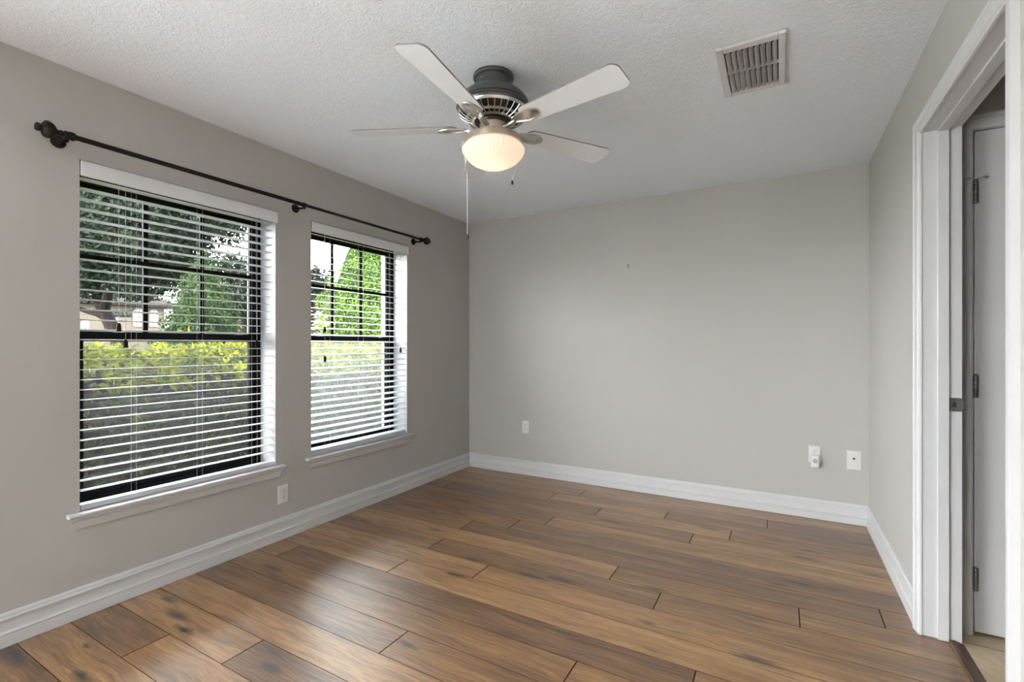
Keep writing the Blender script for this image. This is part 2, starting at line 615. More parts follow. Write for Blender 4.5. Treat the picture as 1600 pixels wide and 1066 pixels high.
# openings in the wall are 12 mm wider than the clear opening so that the jamb boards fit in them
tag(wall_holes('wall_left', lambda a, t, z: (t, a, z), YR - 0.2, 0.0, 0, H, 0.0, -WT,
               [(WIN[0][0], WIN[0][1], WZ0 - 0.03, WZ1), (WIN[1][0], WIN[1][1], WZ0 - 0.03, WZ1), SIDE],
               [M['wall'], M['reveal'], M['stucco']]),
    'greige painted wall with the two windows', None)
tag(wall_holes('wall_back', lambda a, t, z: (a, t, z), -WT, 4.70, 0, H, 0.0, 0.16, [], [M['wall']] * 3),
    'greige painted far wall with three outlet plates', None)
tag(wall_holes('wall_right', lambda a, t, z: (t, a, z), YR - 0.2, 0.0, 0, H, W, W + 0.115,
               [(DY0 - 0.018, DY1 + 0.018, 0.0, DZ + 0.018)], [M['wall'], M['wall'], M['wall']]),
    'greige painted wall with the doorway', None)
tag(wall_holes('wall_rear', lambda a, t, z: (a, t, z), 0, W, 0, H, YR, YR - 0.2,
               [(REAR_X0, REAR_X1, 0.0, REAR_Z1)], [M['wall'], M['reveal'], M['stucco']]),
    'greige painted wall behind the camera with an opening added for fill daylight', None)
mb = MB()
mb.box((-WT, YR - 0.2, H), (4.75, 0.16, H + 0.12))
tag(mb.build('ceiling', M['ceiling'], smooth=False), 'white stippled ceiling with knockdown texture', kind='structure')

# floor: individual planks in one mesh, each with a small eased edge
PW, Y0 = 0.1705, -0.195
BUTTS = {17: [.489], 16: [.87], 12: [.195, 2.455], 14: [1.348], 7: [.881, 3.125], 6: [1.153], 9: [.886, 2.218], 11: [.89],
         10: [1.325], 3: [.22, 1.568, 2.451], 5: [1.335], 13: [2.047], 2: [1.127, 2.017], 1: [1.31, 2.652], 4: [2.241],
         8: [1.954, 2.804]}
rnd = random.Random(11)
mb = MB()
plank_cols = []
FX1 = 3.335
row = 0
while True:
    ytop = 0.0 if row == 0 else Y0 - PW * (row - 1)
    ybot = Y0 - PW * row
    if ytop <= YR - 0.2:
        break
    ybot = max(ybot, YR - 0.2)
    cuts = BUTTS.get(row)
    if cuts is None:
        cuts = [] if row in (0, 15) else sorted(rnd.sample([.45, .9, 1.3, 1.8, 2.2, 2.7], 2))
    xs = [0.0] + cuts + [FX1]
    for i in range(len(xs) - 1):
        xa, xb = xs[i], xs[i + 1]
        # planks outside the doorway stop at the wall
        if not (ybot > DY0 - 0.03 and ytop < DY1 + 0.2):
            xb = min(xb, W + 0.02)
        if xb - xa < 0.02:
            continue
        g, b, bl_ = 0.0005, 0.0020, 0.0008
        x0, x1, y0, y1 = xa + g, xb - g, ybot + g, ytop - g
        vs = [(x0, y0, -.012), (x1, y0, -.012), (x1, y1, -.012), (x0, y1, -.012),
              (x0, y0, -b), (x1, y0, -b), (x1, y1, -b), (x0, y1, -b),
              (x0 + b, y0 + bl_, 0), (x1 - b, y0 + bl_, 0), (x1 - b, y1 - bl_, 0), (x0 + b, y1 - bl_, 0)]
        fs = [(0, 1, 5, 4), (1, 2, 6, 5), (2, 3, 7, 6), (3, 0, 4, 7), (4, 5, 9, 8), (5, 6, 10, 9), (6, 7, 11, 10), (7, 4, 8, 11), (8, 9, 10, 11)]
        mb.add(vs, fs[:8], 2)
        mb.add(vs, fs[8:], 0)
        c = (rnd.random(), rnd.random(), rnd.random(), 1)
        plank_cols += [c] * len(fs)
    row += 1
nsub = len(mb.f)
mb.add([(-.02, YR - .2, -.011), (FX1, YR - .2, -.011), (FX1, 0.02, -.011), (-.02, 0.02, -.011)], [(0, 1, 2, 3)], 1)
plank_cols += [(0, 0, 0, 1)]
fl = mb.build('floor', [M['floor'], M['slot'], M['joint']], smooth=False, fix=False)
attr = fl.data.attributes.new('plank', 'FLOAT_COLOR', 'FACE')
attr.data.foreach_set('color', [x for c in plank_cols for x in c])
tag(fl, 'brown hand-scraped oak plank floor', kind='structure')


def base_prof():
    return [(0, 0.0), (0.0160, 0.0), (0.0160, 0.043), (0.0115, 0.0445), (0.0115, 0.0475), (0.0155, 0.0495), (0.0165, 0.0535), (0.0150, 0.0575),
            (0.0105, 0.0620), (0.0098, 0.066), (0.0098, 0.1045), (0.0100, 0.1055), (0.0155, 0.1070), (0.0165, 0.1115), (0.0150, 0.1165), (0.0080, 0.1195),
            (0.0080, 0.1225), (0.0100, 0.1235), (0.0085, 0.1295), (0.0050, 0.1340), (0.0, 0.1355)]


pf = base_prof()
FG = 0.002
mb = MB()
mb.sweep(pf, [lambda a, b: (a, YR + 0.0, b + FG), lambda a, b: (a, -a, b + FG)])
tag(mb.build('baseboard_left', M['trim'], angle=25), 'white moulded baseboard below the windows', kind='structure')
mb = MB()
mb.sweep(pf, [lambda a, b: (a, -a, b + FG), lambda a, b: (W - a, -a, b + FG)])
tag(mb.build('baseboard_back', M['trim'], angle=25), 'white moulded baseboard along the far wall', kind='structure')
mb = MB()
mb.sweep(pf, [lambda a, b: (W - a, -a, b + FG), lambda a, b: (W - a, -1.314, b + FG)])
tag(mb.build('baseboard_right', M['trim'], angle=25), 'short white baseboard between far corner and doorway', kind='structure')

# ------------------------------------------------------------------ doorway (door_1) in the right wall
d1 = empty('door_1', (W, DY0, 0), 'cased white doorway opening on the right wall', kind='structure')
cas = [(0, 0), (0, 0.0195), (0.004, 0.0205), (0.014, 0.0205), (0.018, 0.0175), (0.036, 0.0150), (0.046, 0.0135), (0.0485, 0.0105), (0.052, 0.0105), (0.0545, 0.009), (0.057, 0.0075), (0.058, 0)]
# a: from the outer edge towards the opening, b: out from the wall
CW = 0.058
yo1, yo0, zo = DY1 - 0.004 + CW, DY0 + 0.004 - CW, DZ - 0.004 + CW
def door_casing(parent, wall_x, sgn):
    mb = MB()
    mb.sweep(cas, [lambda a, b: (wall_x - sgn * b, yo1 - a, 0.001), lambda a, b: (wall_x - sgn * b, yo1 - a, zo - a),
                   lambda a, b: (wall_x - sgn * b, yo0 + a, zo - a), lambda a, b: (wall_x - sgn * b, yo0 + a, 0.001)])
    return mb.build('casing', M['trim'], parent, angle=22)
door_casing(d1, W, 1)
XJ0, XJ1 = W - 0.0005, W + 0.128
mb = MB()
jt = 0.017
mb.box((XJ0, DY1, 0.001), (XJ1, DY1 + jt, DZ + jt))
mb.box((XJ0, DY0 - jt, 0.001), (XJ1, DY0, DZ + jt))
mb.box((XJ0, DY0, DZ), (XJ1, DY1, DZ + jt))
mb.build('jamb', M['trim'], d1, bevel=0.0012)
mb = MB()
sx0, sx1, st = W + 0.050, W + 0.086, 0.011
mb.box((sx0, DY1 - st, 0.001), (sx1, DY1, DZ))
mb.box((sx0, DY0, 0.001), (sx1, DY0 + st, DZ))
mb.box((sx0, DY0 + st, DZ - st), (sx1, DY1 - st, DZ))
mb.build('door_stop', M['trim'], d1, bevel=0.0015)
# strike plate on the far jamb
mb = MB()
zc = 0.975
sp = [(0.0, -0.028), (0.033, -0.028), (0.040, -0.024), (0.044, -0.016), (0.0445, 0.0), (0.044, 0.016), (0.040, 0.024), (0.033, 0.028), (0.0, 0.028)]
x0 = sx1 + 0.0015
n = len(sp)
vs = [(x0 + a, DY1 - 0.0002, zc + b) for a, b in sp] + [(x0 + a, DY1 - 0.002, zc + b) for a, b in sp]
mb.add(vs, [tuple(range(n)), tuple(range(2 * n - 1, n - 1, -1))] + [(k, (k + 1) % n, n + (k + 1) % n, n + k) for k in range(n)])
spo = mb.build('strike_plate', M['hinge'], d1, smooth=False)
spo['label'] = 'dark steel strike plate'
mb = MB()
mb.box((x0 + 0.010, DY1 - 0.0026, zc - 0.011), (x0 + 0.022, DY1 - 0.0015, zc + 0.011))
for dz in (-0.019, 0.019):
    mb.lathe([(0.003, 0), (0.003, 0.0012)], 10, Matrix.Translation((x0 + 0.014, DY1 - 0.0015, zc + dz)) @ Matrix.Rotation(R(90), 4, 'X'))
mb.build('latch_hole', M['slot'], spo)

# threshold strip between oak and tile
mb = MB()
mb.sweep([(3.329, 0.0005), (3.3295, 0.006), (3.336, 0.0095), (3.352, 0.0095), (3.376, 0.002), (3.380, 0.0005)],
         [lambda a, b: (a, DY0 + 0.0005, b), lambda a, b: (a, DY1 - 0.0005, b)])
tag(mb.build('trim_1', M['strip'], angle=20), 'dark oak threshold strip between planks and hall tile', kind='structure')

# ------------------------------------------------------------------ hall beyond the doorway
HX0, HX1, HY0, HY1 = W + 0.115, 4.62, -3.4, -1.262
mb = MB()
mb.box((3.336, HY0, -0.03), (HX1, HY1 + 0.06, 0.0))
tag(mb.build('floor_hall', M['tile'], smooth=False), 'beige stone tile floor of the hall', kind='structure')
D2X0, D2X1 = 3.441, 4.203
tag(wall_holes('wall_hall_back', lambda a, t, z: (a, t, z), HX0, HX1, 0, H, HY1, HY1 + 0.11,
               [(D2X0 - 0.02, D2X1 + 0.02, 0.0, 2.137)], [M['wall']] * 3), 'beige hall wall around the closed door', None)
tag(wall_holes('wall_hall_right', lambda a, t, z: (t, a, z), HY0, HY1 + 0.11, 0, H, HX1, HX1 + 0.1, [], [M['wall']] * 3), 'far side wall of the hall', None)
tag(wall_holes('wall_hall_rear', lambda a, t, z: (a, t, z), HX0, HX1, 0, H, HY0, HY0 - 0.1, [], [M['wall']] * 3), 'hall wall behind the doorway', None)
tag(wall_holes('wall_leak_block', lambda a, t, z: (a, t, z), HX0, HX1 + 0.1, 0, H, HY1 + 0.111, HY1 + 0.16, [], [M['wall']] * 3), 'added wall behind the hall door that stops leaking daylight', None)  # added to stop daylight leaking under the hall door
d2 = empty('door_2', (D2X0, HY1, 0), 'closed flat white door in the hall', kind='structure')
mb = MB()
mb.box((D2X0, HY1 + 0.002, 0.014), (D2X1, HY1 + 0.037, 2.117))
mb.build('door_leaf', M['door'], d2, bevel=0.002)
mb = MB()
c2 = [(0, 0), (0, 0.018), (0.010, 0.0205), (0.016, 0.018), (0.020, 0.020), (0.026, 0.016), (0.046, 0.0130), (0.052, 0.010), (0.057, 0.007), (0.0585, 0)]
xo0, xo1, z2 = D2X0 - 0.006 - 0.0585, D2X1 + 0.006 + 0.0585, 2.123 + 0.0585
mb.sweep(c2, [lambda a, b: (xo0 + a, HY1 - b, 0.001), lambda a, b: (xo0 + a, HY1 - b, z2 - a),
              lambda a, b: (xo1 - a, HY1 - b, z2 - a), lambda a, b: (xo1 - a, HY1 - b, 0.001)])
mb.build('casing', M['trim'], d2, angle=22)
mb = MB()
mb.box((D2X0 - 0.0195, HY1 + 0.001, 0.001), (D2X0 - 0.0035, HY1 + 0.105, 2.1355))
mb.box((D2X1 + 0.0035, HY1 + 0.001, 0.001), (D2X1 + 0.0195, HY1 + 0.105, 2.1355))
mb.box((D2X0 - 0.0035, HY1 + 0.001, 2.121), (D2X1 + 0.0035, HY1 + 0.105, 2.1355))
mb.build('jamb', M['trim'], d2)
for i, zc in enumerate((0.235, 1.045, 1.862)):
    mb = MB()
    hx = D2X0 + 0.001
    mb.box((hx - 0.0065, HY1 - 0.002, zc - 0.047), (hx + 0.012, HY1 + 0.003, zc + 0.047))
    for k in range(5):
        za = zc - 0.047 + k * 0.0190
        mb.lathe([(0.0055, za), (0.0062, za + 0.001), (0.0062, za + 0.0172), (0.0055, za + 0.0182)], 12, Matrix.Translation((hx, HY1 - 0.0075, 0)))
    mb.lathe([(0.004, zc + 0.047), (0.0065, zc + 0.050), (0.003, zc + 0.054)], 12, Matrix.Translation((hx, HY1 - 0.0075, 0)))
    hg = mb.build('hinge', M['hinge'], d2)
    if i == 2:
        mb = MB()
        z3 = zc + 0.054
        mb.lathe([(0.009, z3 - 0.002), (0.009, z3 + 0.003)], 14, Matrix.Translation((hx, HY1 - 0.0075, 0)))
        mb.tube([(hx, HY1 - 0.009, z3), (hx + 0.018, HY1 - 0.020, z3 + 0.002), (hx + 0.034, HY1 - 0.016, z3 + 0.002)], 0.0026, 8)
        mb.tube([(hx, HY1 - 0.009, z3), (hx - 0.016, HY1 - 0.026, z3), (hx - 0.024, HY1 - 0.030, z3)], 0.0026, 8)
        mb.lathe([(0.005, 0), (0.0065, 0.003), (0.0065, 0.007), (0.004, 0.009)], 12, Matrix.Translation((hx + 0.034, HY1 - 0.0155, z3 + 0.002)) @ Matrix.Rotation(R(-90), 4, 'X'))
        mb.lathe([(0.005, 0), (0.0065, 0.003), (0.0065, 0.007), (0.004, 0.009)], 12, Matrix.Translation((hx - 0.024, HY1 - 0.029, z3)) @ Matrix.Rotation(R(-90), 4, 'X'))
        mb.build('hinge_pin_stop', M['nickel'], hg)


# ------------------------------------------------------------------ windows
def make_window(idx, ya, yb, label, mesh_mat):
    w = empty('window_%d' % idx, (-0.15, (ya + yb) / 2, WZ0), label, kind='structure')
    xi, xo = -0.150, -0.215           # frame front and back
    zb, zt = WZ0 - 0.004, WZ1
    fw = 0.034
    mb = MB()
    mb.box((xo, ya, zb), (xi, ya + fw, zt))
    mb.box((xo, yb - fw, zb), (xi, yb, zt))
    mb.box((xo, ya + fw, zt - 0.055), (xi, yb - fw, zt))
    mb.box((xo, ya + fw, zb), (xi, yb - fw, zb + 0.028))
    # step of the frame channel
    mb.box((xo + 0.02, ya + fw, zb + 0.028), (xi - 0.012, ya + fw + 0.006, zt - 0.055))
    mb.box((xo + 0.02, yb - fw - 0.006, zb + 0.028), (xi - 0.012, yb - fw, zt - 0.055))
    mb.build('window_frame', M['bronze'], w, bevel=0.0015)
    zr0, zr1 = 1.244, 1.285           # meeting rail
    a, b = ya + fw, yb - fw
    # fixed upper sash, with a bar grid of three by two panes
    mb = MB()
    us = 0.018
    xg = -0.192
    mb.box((xg - 0.010, a, zr0 + 0.012), (xg + 0.012, a + us, zt - 0.055))
    mb.box((xg - 0.010, b - us, zr0 + 0.012), (xg + 0.012, b, zt - 0.055))
    mb.box((xg - 0.010, a + us, zt - 0.075), (xg + 0.012, b - us, zt - 0.055))
    mb.box((xg - 0.010, a + us, zr0 + 0.012), (xg + 0.012, b - us, zr1))
    up = mb.build('upper_sash', M['bronze'], w, bevel=0.001)
    mb = MB()
    ga, gb = a + us, b - us
    zm = (zr1 + zt - 0.06) / 2 + 0.008
    bw = 0.0108
    for k in (1, 2):
        yc = ga + (gb - ga) * k / 3
        mb.box((xg - 0.006, yc - bw, zr1), (xg + 0.006, yc + bw, zt - 0.075))
    mb.box((xg - 0.0055, ga, zm - bw), (xg + 0.0055, gb, zm + bw))
    mb.build('glazing_bars', M['bronze'], up)
    mb = MB()
    mb.box((xg - 0.0085, ga, zr1), (xg - 0.0015, gb, zr1 + 0.011))
    bd = mb.build('glazing_bead', M['bead'], up)
    bd['label'] = 'white glazing bead along the foot of the upper pane'
    mb = MB()
    mb.add([(xg - 0.001, ga, zr1), (xg - 0.001, gb, zr1), (xg - 0.001, gb, zt - 0.07), (xg - 0.001, ga, zt - 0.07)], [(0, 1, 2, 3)])
    mb.build('glass_pane', M['glass'], up, smooth=False)
    # sliding lower sash, nearer the room
    mb = MB()
    ls = 0.026
    xl = -0.168
    mb.box((xl - 0.011, a + 0.006, zb + 0.028), (xl + 0.011, a + 0.006 + ls, zr1 - 0.003))
    mb.box((xl - 0.011, b - 0.006 - ls, zb + 0.028), (xl + 0.011, b - 0.006, zr1 - 0.003))
    mb.box((xl - 0.011, a + 0.006 + ls, zr0), (xl + 0.011, b - 0.006 - ls, zr1 - 0.003))
    mb.box((xl - 0.011, a + 0.006 + ls, zb + 0.028), (xl + 0.011, b - 0.006 - ls, zb + 0.060))
    lo = mb.build('lower_sash', M['bronze'], w, bevel=0.001)
    mb = MB()
    mb.add([(xl, a + 0.03, zb + 0.058), (xl, b - 0.03, zb + 0.058), (xl, b - 0.03, zr0), (xl, a + 0.03, zr0)], [(0, 1, 2, 3)])
    mb.build('glass_pane', M['glass'], lo, smooth=False)
    # sash locks on the meeting rail
    for yc in (a + 0.17, b - 0.10):
        mb = MB()
        mb.box((xl - 0.008, yc - 0.02, zr1 - 0.003), (xl + 0.012, yc + 0.02, zr1 + 0.003))
        mb.tube([(xl + 0.004, yc, zr1 + 0.003), (xl + 0.014, yc + 0.02, zr1 + 0.008), (xl + 0.018, yc + 0.035, zr1 + 0.006)], 0.0035, 8)
        mb.build('sash_lock', M['nickel'], lo)
    # insect screen outside the lower half
    mb = MB()
    xs = -0.208
    sf = 0.016
    mb.box((xs - 0.004, a, zb + 0.029), (xs + 0.004, a + sf, zr0 + 0.01))
    mb.box((xs - 0.004, b - sf, zb + 0.029), (xs + 0.004, b, zr0 + 0.01))
    mb.box((xs - 0.004, a + sf, zr0 - 0.006), (xs + 0.004, b - sf, zr0 + 0.01))
    mb.box((xs - 0.004, a + sf, zb + 0.029), (xs + 0.004, b - sf, zb + 0.045))
    sc = mb.build('screen_frame', M['bronze'], w)
    mb = MB()
    mb.add([(xs, a + sf, zb + 0.044), (xs, b - sf, zb + 0.044), (xs, b - sf, zr0), (xs, a + sf, zr0)], [(0, 1, 2, 3)])
    mb.build('screen_mesh', mesh_mat, sc, smooth=False)
    # moulded stool and apron
    mb = MB()
    e = 0.046
    z = WZ0
    stool = [(0.0, z - 0.002), (0.034, z - 0.002), (0.039, z - 0.004), (0.041, z - 0.009), (0.039, z - 0.015), (0.034, z - 0.018), (0.0, z - 0.018)]
    crown = [(0.0, z - 0.018), (0.031, z - 0.018), (0.031, z - 0.024), (0.028, z - 0.031), (0.021, z - 0.037), (0.019, z - 0.042),
             (0.0185, z - 0.046), (0.014, z - 0.058), (0.0125, z - 0.066), (0.0105, z - 0.072), (0.008, z - 0.076), (0.0, z - 0.076)]
    mb.sweep(stool, [lambda p, q: (p, ya - e + 0.000, q), lambda p, q: (p, yb + e, q)])
    k = 0.95
    mb.sweep(crown, [lambda p, q: (p, ya - e + 0.004 + (0.031 - p) * k, q), lambda p, q: (p, yb + e - 0.004 - (0.031 - p) * k, q)])
    mb.box((-0.150, ya + 0.0005, z - 0.018), (0.0, yb - 0.0005, z - 0.002))
    s_ = mb.build('window_sill', M['trim'], w, angle=25)
    s_['label'] = 'white moulded sill'
    return w


make_window(1, WIN[0][0], WIN[0][1], 'dark bronze single-hung window nearest the camera, hedge behind it', M['screen'])
make_window(2, WIN[1][0], WIN[1][1], 'dark bronze single-hung window nearest the far corner', M['screen_sunlit'])


# ------------------------------------------------------------------ blinds
def slat_mesh(L, tilt):
    """one 50 mm slat along Y, slightly crowned"""
    mb = MB()
    pts = []
    n = 6
    hw, th = 0.0245, 0.0011
    for i in range(n + 1):
        u = -1 + 2 * i / n
        pts.append((u * hw, 0.0016 * (1 - u * u) + th))
    for i in range(n, -1, -1):
        u = -1 + 2 * i / n
        pts.append((u * hw, 0.0016 * (1 - u * u) - th))
    ct, s_ = math.cos(tilt), math.sin(tilt)
    rot = [(p * ct - q * s_, p * s_ + q * ct) for p, q in pts]
    mb.sweep(rot, [lambda p, q: (p, -L / 2, q), lambda p, q: (p, L / 2, q)])
    return mb


def make_blind(ya, yb, tilt_deg, label, cords, ladders, side_cord, z_low):
    yc = (ya + yb) / 2
    xc = -0.034
    root = empty('window_blind', (xc, yc, WZ0), label, 'window blind', 'white slat blinds in the two windows')
    g = 0.006
    a, b = ya + g, yb - g
    # valance with short returns, standing slightly proud of the wall
    mb = MB()
    vz0, vz1 = 1.978, 2.047
    prof = [(0.004, vz0), (0.016, vz0 + 0.001), (0.017, vz0 + 0.006), (0.0165, vz0 + 0.060), (0.014, vz0 + 0.066), (0.010, vz1), (0.004, vz1)]
    mb.sweep(prof, [lambda p, q: (p, ya + 0.002, q), lambda p, q: (p, yb + 0.004, q)])
    mb.build('valance', M['valance'], root, angle=25)
    mb = MB()
    mb.box((-0.062, a, 2.000), (-0.006, b, 2.046))
    mb.build('headrail', M['blind'], root, bevel=0.002)
    # slats
    L = b - a - 0.006
    tilt = R(tilt_deg)
    z_top, pitch = 1.9745, 0.0457
    proto = slat_mesh(L, tilt).build('slat', M['blind'], None, angle=50)
    nsl = int((z_top - z_low) / pitch) + 1
    for k in range(nsl):
        o = proto if k == 0 else proto.copy()
        if k:
            COL.objects.link(o)
        o.parent = root
        o.location = (0, 0, z_top - k * pitch - WZ0)
    # bottom rail resting on the sill
    mb = MB()
    z0 = WZ0
    rp = [(-0.027, z0 + 0.001), (0.026, z0 + 0.001), (0.026, z0 + 0.0205), (0.023, z0 + 0.0235), (-0.024, z0 + 0.0235), (-0.027, z0 + 0.0205)]
    mb.sweep(rp, [lambda p, q: (xc + p, a + 0.002, q), lambda p, q: (xc + p, b - 0.002, q)])
    br = mb.build('bottom_rail', M['blind'], root)
    # ladder cords, front and back of the slats, with a clip under the rail
    for yl in ladders:
        mb = MB()
        for dx in (0.0268, -0.0268):
            for dy in (0.0,):
                mb.tube([(xc + dx, yl + dy, z0 + 0.02), (xc + dx, yl + dy, 2.0)], 0.0006, 5)
        mb.build('ladder_cord', M['cord'], root)
        mb = MB()
        mb.lathe([(0.009, 0), (0.008, 0.002), (0.004, 0.003)], 12, Matrix.Translation((xc + 0.0262, yl, z0 + 0.012)) @ Matrix.Rotation(R(90), 4, 'Y'))
        mb.build('cord_button', M['blind'], br)
    # tilt cords with wooden tassels
    for (yl, zl) in cords:
        mb = MB()
        mb.tube([(xc + 0.033, yl, 2.0), (xc + 0.033, yl, zl + 0.02)], 0.0009, 5)
        tc = mb.build('tilt_cord', M['cord'], root)
        mb = MB()
        mb.lathe([(0.0025, zl + 0.024), (0.006, zl + 0.021), (0.0085, zl + 0.012), (0.0095, zl - 0.008), (0.0098, zl - 0.015), (0.008, zl - 0.016)], 14,
                 Matrix.Translation((xc + 0.034, yl, 0)))
        t_ = mb.build('tassel', M['tassel'], tc)
        t_['label'] = 'dark wooden tassel'
    # lift cord near the far side, its end hanging loose
    yl, zl = side_cord
    mb = MB()
    for d in (-0.004, 0.004):
        mb.tube([(xc + 0.032, yl + d, 2.0), (xc + 0.034, yl + d * 0.6, zl + 0.25), (xc + 0.034, yl, zl + 0.02)], 0.0009, 5)
    lc = mb.build('lift_cord', M['cord'], root)
    mb = MB()
    mb.lathe([(0.003, zl + 0.024), (0.007, zl + 0.018), (0.0085, zl + 0.004), (0.009, zl - 0.016), (0.006, zl - 0.018)], 14, Matrix.Translation((xc + 0.035, yl, 0)))
    mb.build('tassel', M['tassel'], lc)
    return root


make_blind(WIN[0][0], WIN[0][1], 2.0, 'white slat blind, slats level and open, in the window nearest the camera',
           [(-2.913, 1.300), (-2.886, 1.222)], [-2.84, -2.535, -2.225], (-2.232, 1.225), 0.540)
make_blind(WIN[1][0], WIN[1][1], -10.0, 'white slat blind, slats tilted, in the window nearest the far corner',
           [(-1.745, 1.322), (-1.742, 1.120)], [-1.695, -1.39, -1.06], (-0.995, 1.175), 0.505)

# ------------------------------------------------------------------ curtain rod
RX, RZ = 0.090, 2.1115
rod = empty('curtain_rod', (0, -1.95, RZ), 'dark bronze curtain rod with ball finials spanning above both windows', 'curtain rod')
Ry = Matrix.Rotation(R(-90), 4, 'X')      # local Z -> +Y
mb = MB()
mb.lathe([(0.0112, -3.112), (0.0112, -1.985), (0.0135, -1.980), (0.0135, -1.962), (0.0095, -1.958)], 20, Matrix.Translation((RX, 0, RZ)) @ Ry)
mb.lathe([(0.0092, -1.97), (0.0092, -0.850)], 20, Matrix.Translation((RX, 0, RZ)) @ Ry)
mb.build('rod', M['rod'], rod)


def finial(y, rot, k):
    fin = [(0.0160, -0.004), (0.0180, 0.0), (0.0180, 0.016), (0.0145, 0.019), (0.0150, 0.021), (0.0168, 0.026), (0.0150, 0.031), (0.0115, 0.034), (0.0120, 0.036),
           (0.0140, 0.041), (0.0115, 0.046), (0.0105, 0.050), (0.0130, 0.055), (0.0215, 0.061), (0.0290, 0.068), (0.0335, 0.076), (0.0345, 0.083), (0.0325, 0.091),
           (0.0265, 0.098), (0.0180, 0.102), (0.0115, 0.104), (0.0125, 0.106), (0.0165, 0.109), (0.0170, 0.116), (0.0135, 0.121), (0.004, 0.123)]
    mb = MB()
    mb.lathe([(r * k, z) for r, z in fin], 27, Matrix.Translation((RX, y, RZ)) @ rot, scallop=9, amp=0.05, arange=(0.058, 0.1035))
    return mb.build('finial', M['rod'], rod)


finial(-3.108, Matrix.Rotation(R(90), 4, 'X'), 1.0)
finial(-0.852, Ry, 0.92)
for yb_ in (-3.131, -1.973, -0.841):
    mb = MB()
    zb_ = RZ - 0.010
    mb.lathe([(0.0270, 0.0005), (0.0270, 0.004), (0.0245, 0.008), (0.015, 0.011), (0.010, 0.014)], 24, Matrix.Translation((0, yb_, zb_)) @ Matrix.Rotation(R(90), 4, 'Y'))
    mb.tube([(0.008, yb_, zb_), (0.045, yb_ + 0.002, zb_ - 0.006), (RX - 0.012, yb_ + 0.002, RZ - 0.017)], [0.009, 0.006, 0.0055], 10)
    cup = []
    rc_ = 0.0200 if yb_ < -3 else 0.0165
    for k in range(9):
        a = R(150 + k * 27.5)
        cup.append((RX + rc_ * math.cos(a), yb_ + 0.002, RZ + rc_ * math.sin(a)))
    mb.tube(cup, 0.0035, 8)
    mb.lathe([(0.004, 0), (0.006, 0.003), (0.006, 0.008), (0.003, 0.010)], 10, Matrix.Translation((RX, yb_ + 0.002, RZ - rc_)) @ Matrix.Rotation(R(180), 4, 'X'))
    mb.build('bracket', M['rod'], rod)

# ------------------------------------------------------------------ ceiling fan
FX, FY = 1.595, -2.12
fan = empty('ceiling_fan', (FX, FY, H), 'five-blade white ceiling fan with pewter motor and lit bowl light', 'ceiling fan')
T0 = Matrix.Translation((FX, FY, 0))
mb = MB()
mb.lathe([(0.086, H - 0.0005), (0.092, H - 0.003), (0.093, H - 0.012), (0.088, H - 0.017), (0.078, H - 0.018), (0.078, H - 0.062), (0.084, H - 0.064)], 48, T0)
cpy = mb.build('canopy', M['pewter'], fan)
for k in range(3):
    a = R(20 + 120 * k)
    mb = MB()
    mb.lathe([(0.004, 0), (0.004, 0.002), (0.002, 0.004)], 10, T0 @ Matrix.Rotation(a, 4, 'Z') @ Matrix.Translation((0.078, 0, H - 0.035)) @ Matrix.Rotation(R(90), 4, 'Y'))
    mb.build('screw', M['nickel'], cpy)
mb = MB()
mb.lathe([(0.080, H - 0.060), (0.088, H - 0.063), (0.118, H - 0.080), (0.142, H - 0.100), (0.157, H - 0.120), (0.163, H - 0.134), (0.163, H - 0.138),
          (0.158, H - 0.1395), (0.158, H - 0.143), (0.167, H - 0.1445), (0.168, H - 0.150), (0.163, H - 0.153), (0.164, H - 0.160), (0.161, H - 0.166)], 56, T0)
mb.build('motor_housing', M['pewter'], fan, angle=30)
# vented underside: an inner dark body and light ribs over it
mb = MB()
mb.lathe([(0.158, H - 0.160), (0.150, H - 0.176), (0.124, H - 0.196), (0.088, H - 0.208), (0.070, H - 0.212), (0.060, H - 0.228)], 48, T0)
mb.build('flywheel', M['blackm'], fan)
mb = MB()
mb.lathe([(0.161, H - 0.160), (0.160, H - 0.170), (0.154, H - 0.177), (0.152, H - 0.174), (0.157, H - 0.168)], 56, T0, cap=False)
mb.lathe([(0.128, H - 0.1975), (0.118, H - 0.2035), (0.116, H - 0.2005), (0.126, H - 0.1945)], 56, T0, cap=False)
mb.lathe([(0.100, H - 0.2085), (0.088, H - 0.2125), (0.086, H - 0.2095), (0.098, H - 0.2055)], 56, T0, cap=False)
for k in range(32):
    a = 2 * math.pi * k / 32
    c_, s_ = math.cos(a), math.sin(a)
    mb.tube([(FX + c_ * r_, FY + s_ * r_, z_) for r_, z_ in ((0.155, H - 0.1755), (0.141, H - 0.1885), (0.122, H - 0.2005), (0.094, H - 0.2105))], 0.0026, 6)
mb.build('vent_grille', M['nickel'], fan)

# blades and blade irons: one of each modelled at angle 0, then turned about the hub
ZB = 2.207
PITCH = R(-12.0)
def blade_outline():
    pts = []
    r0, r1 = 0.175, 0.662
    w0, w1 = 0.050, 0.066
    n = 10
    # root arc, side, rounded tip, side
    for i in range(n + 1):
        a = R(90 + 180 * i / n)
        pts.append((r0 + 0.030 + 0.040 * math.cos(a), w0 * math.sin(a)))
    rc = 0.034
    for i in range(7):
        a = R(-90 + 78 * i / 6)
        pts.append((r1 - rc - 0.006 + rc * math.cos(a), -w1 + rc + rc * math.sin(a)))
    for i in range(7):
        a = R(12 + 78 * i / 6)
        pts.append((r1 - rc - 0.006 + rc * math.cos(a), w1 - rc + rc * math.sin(a)))
    return pts


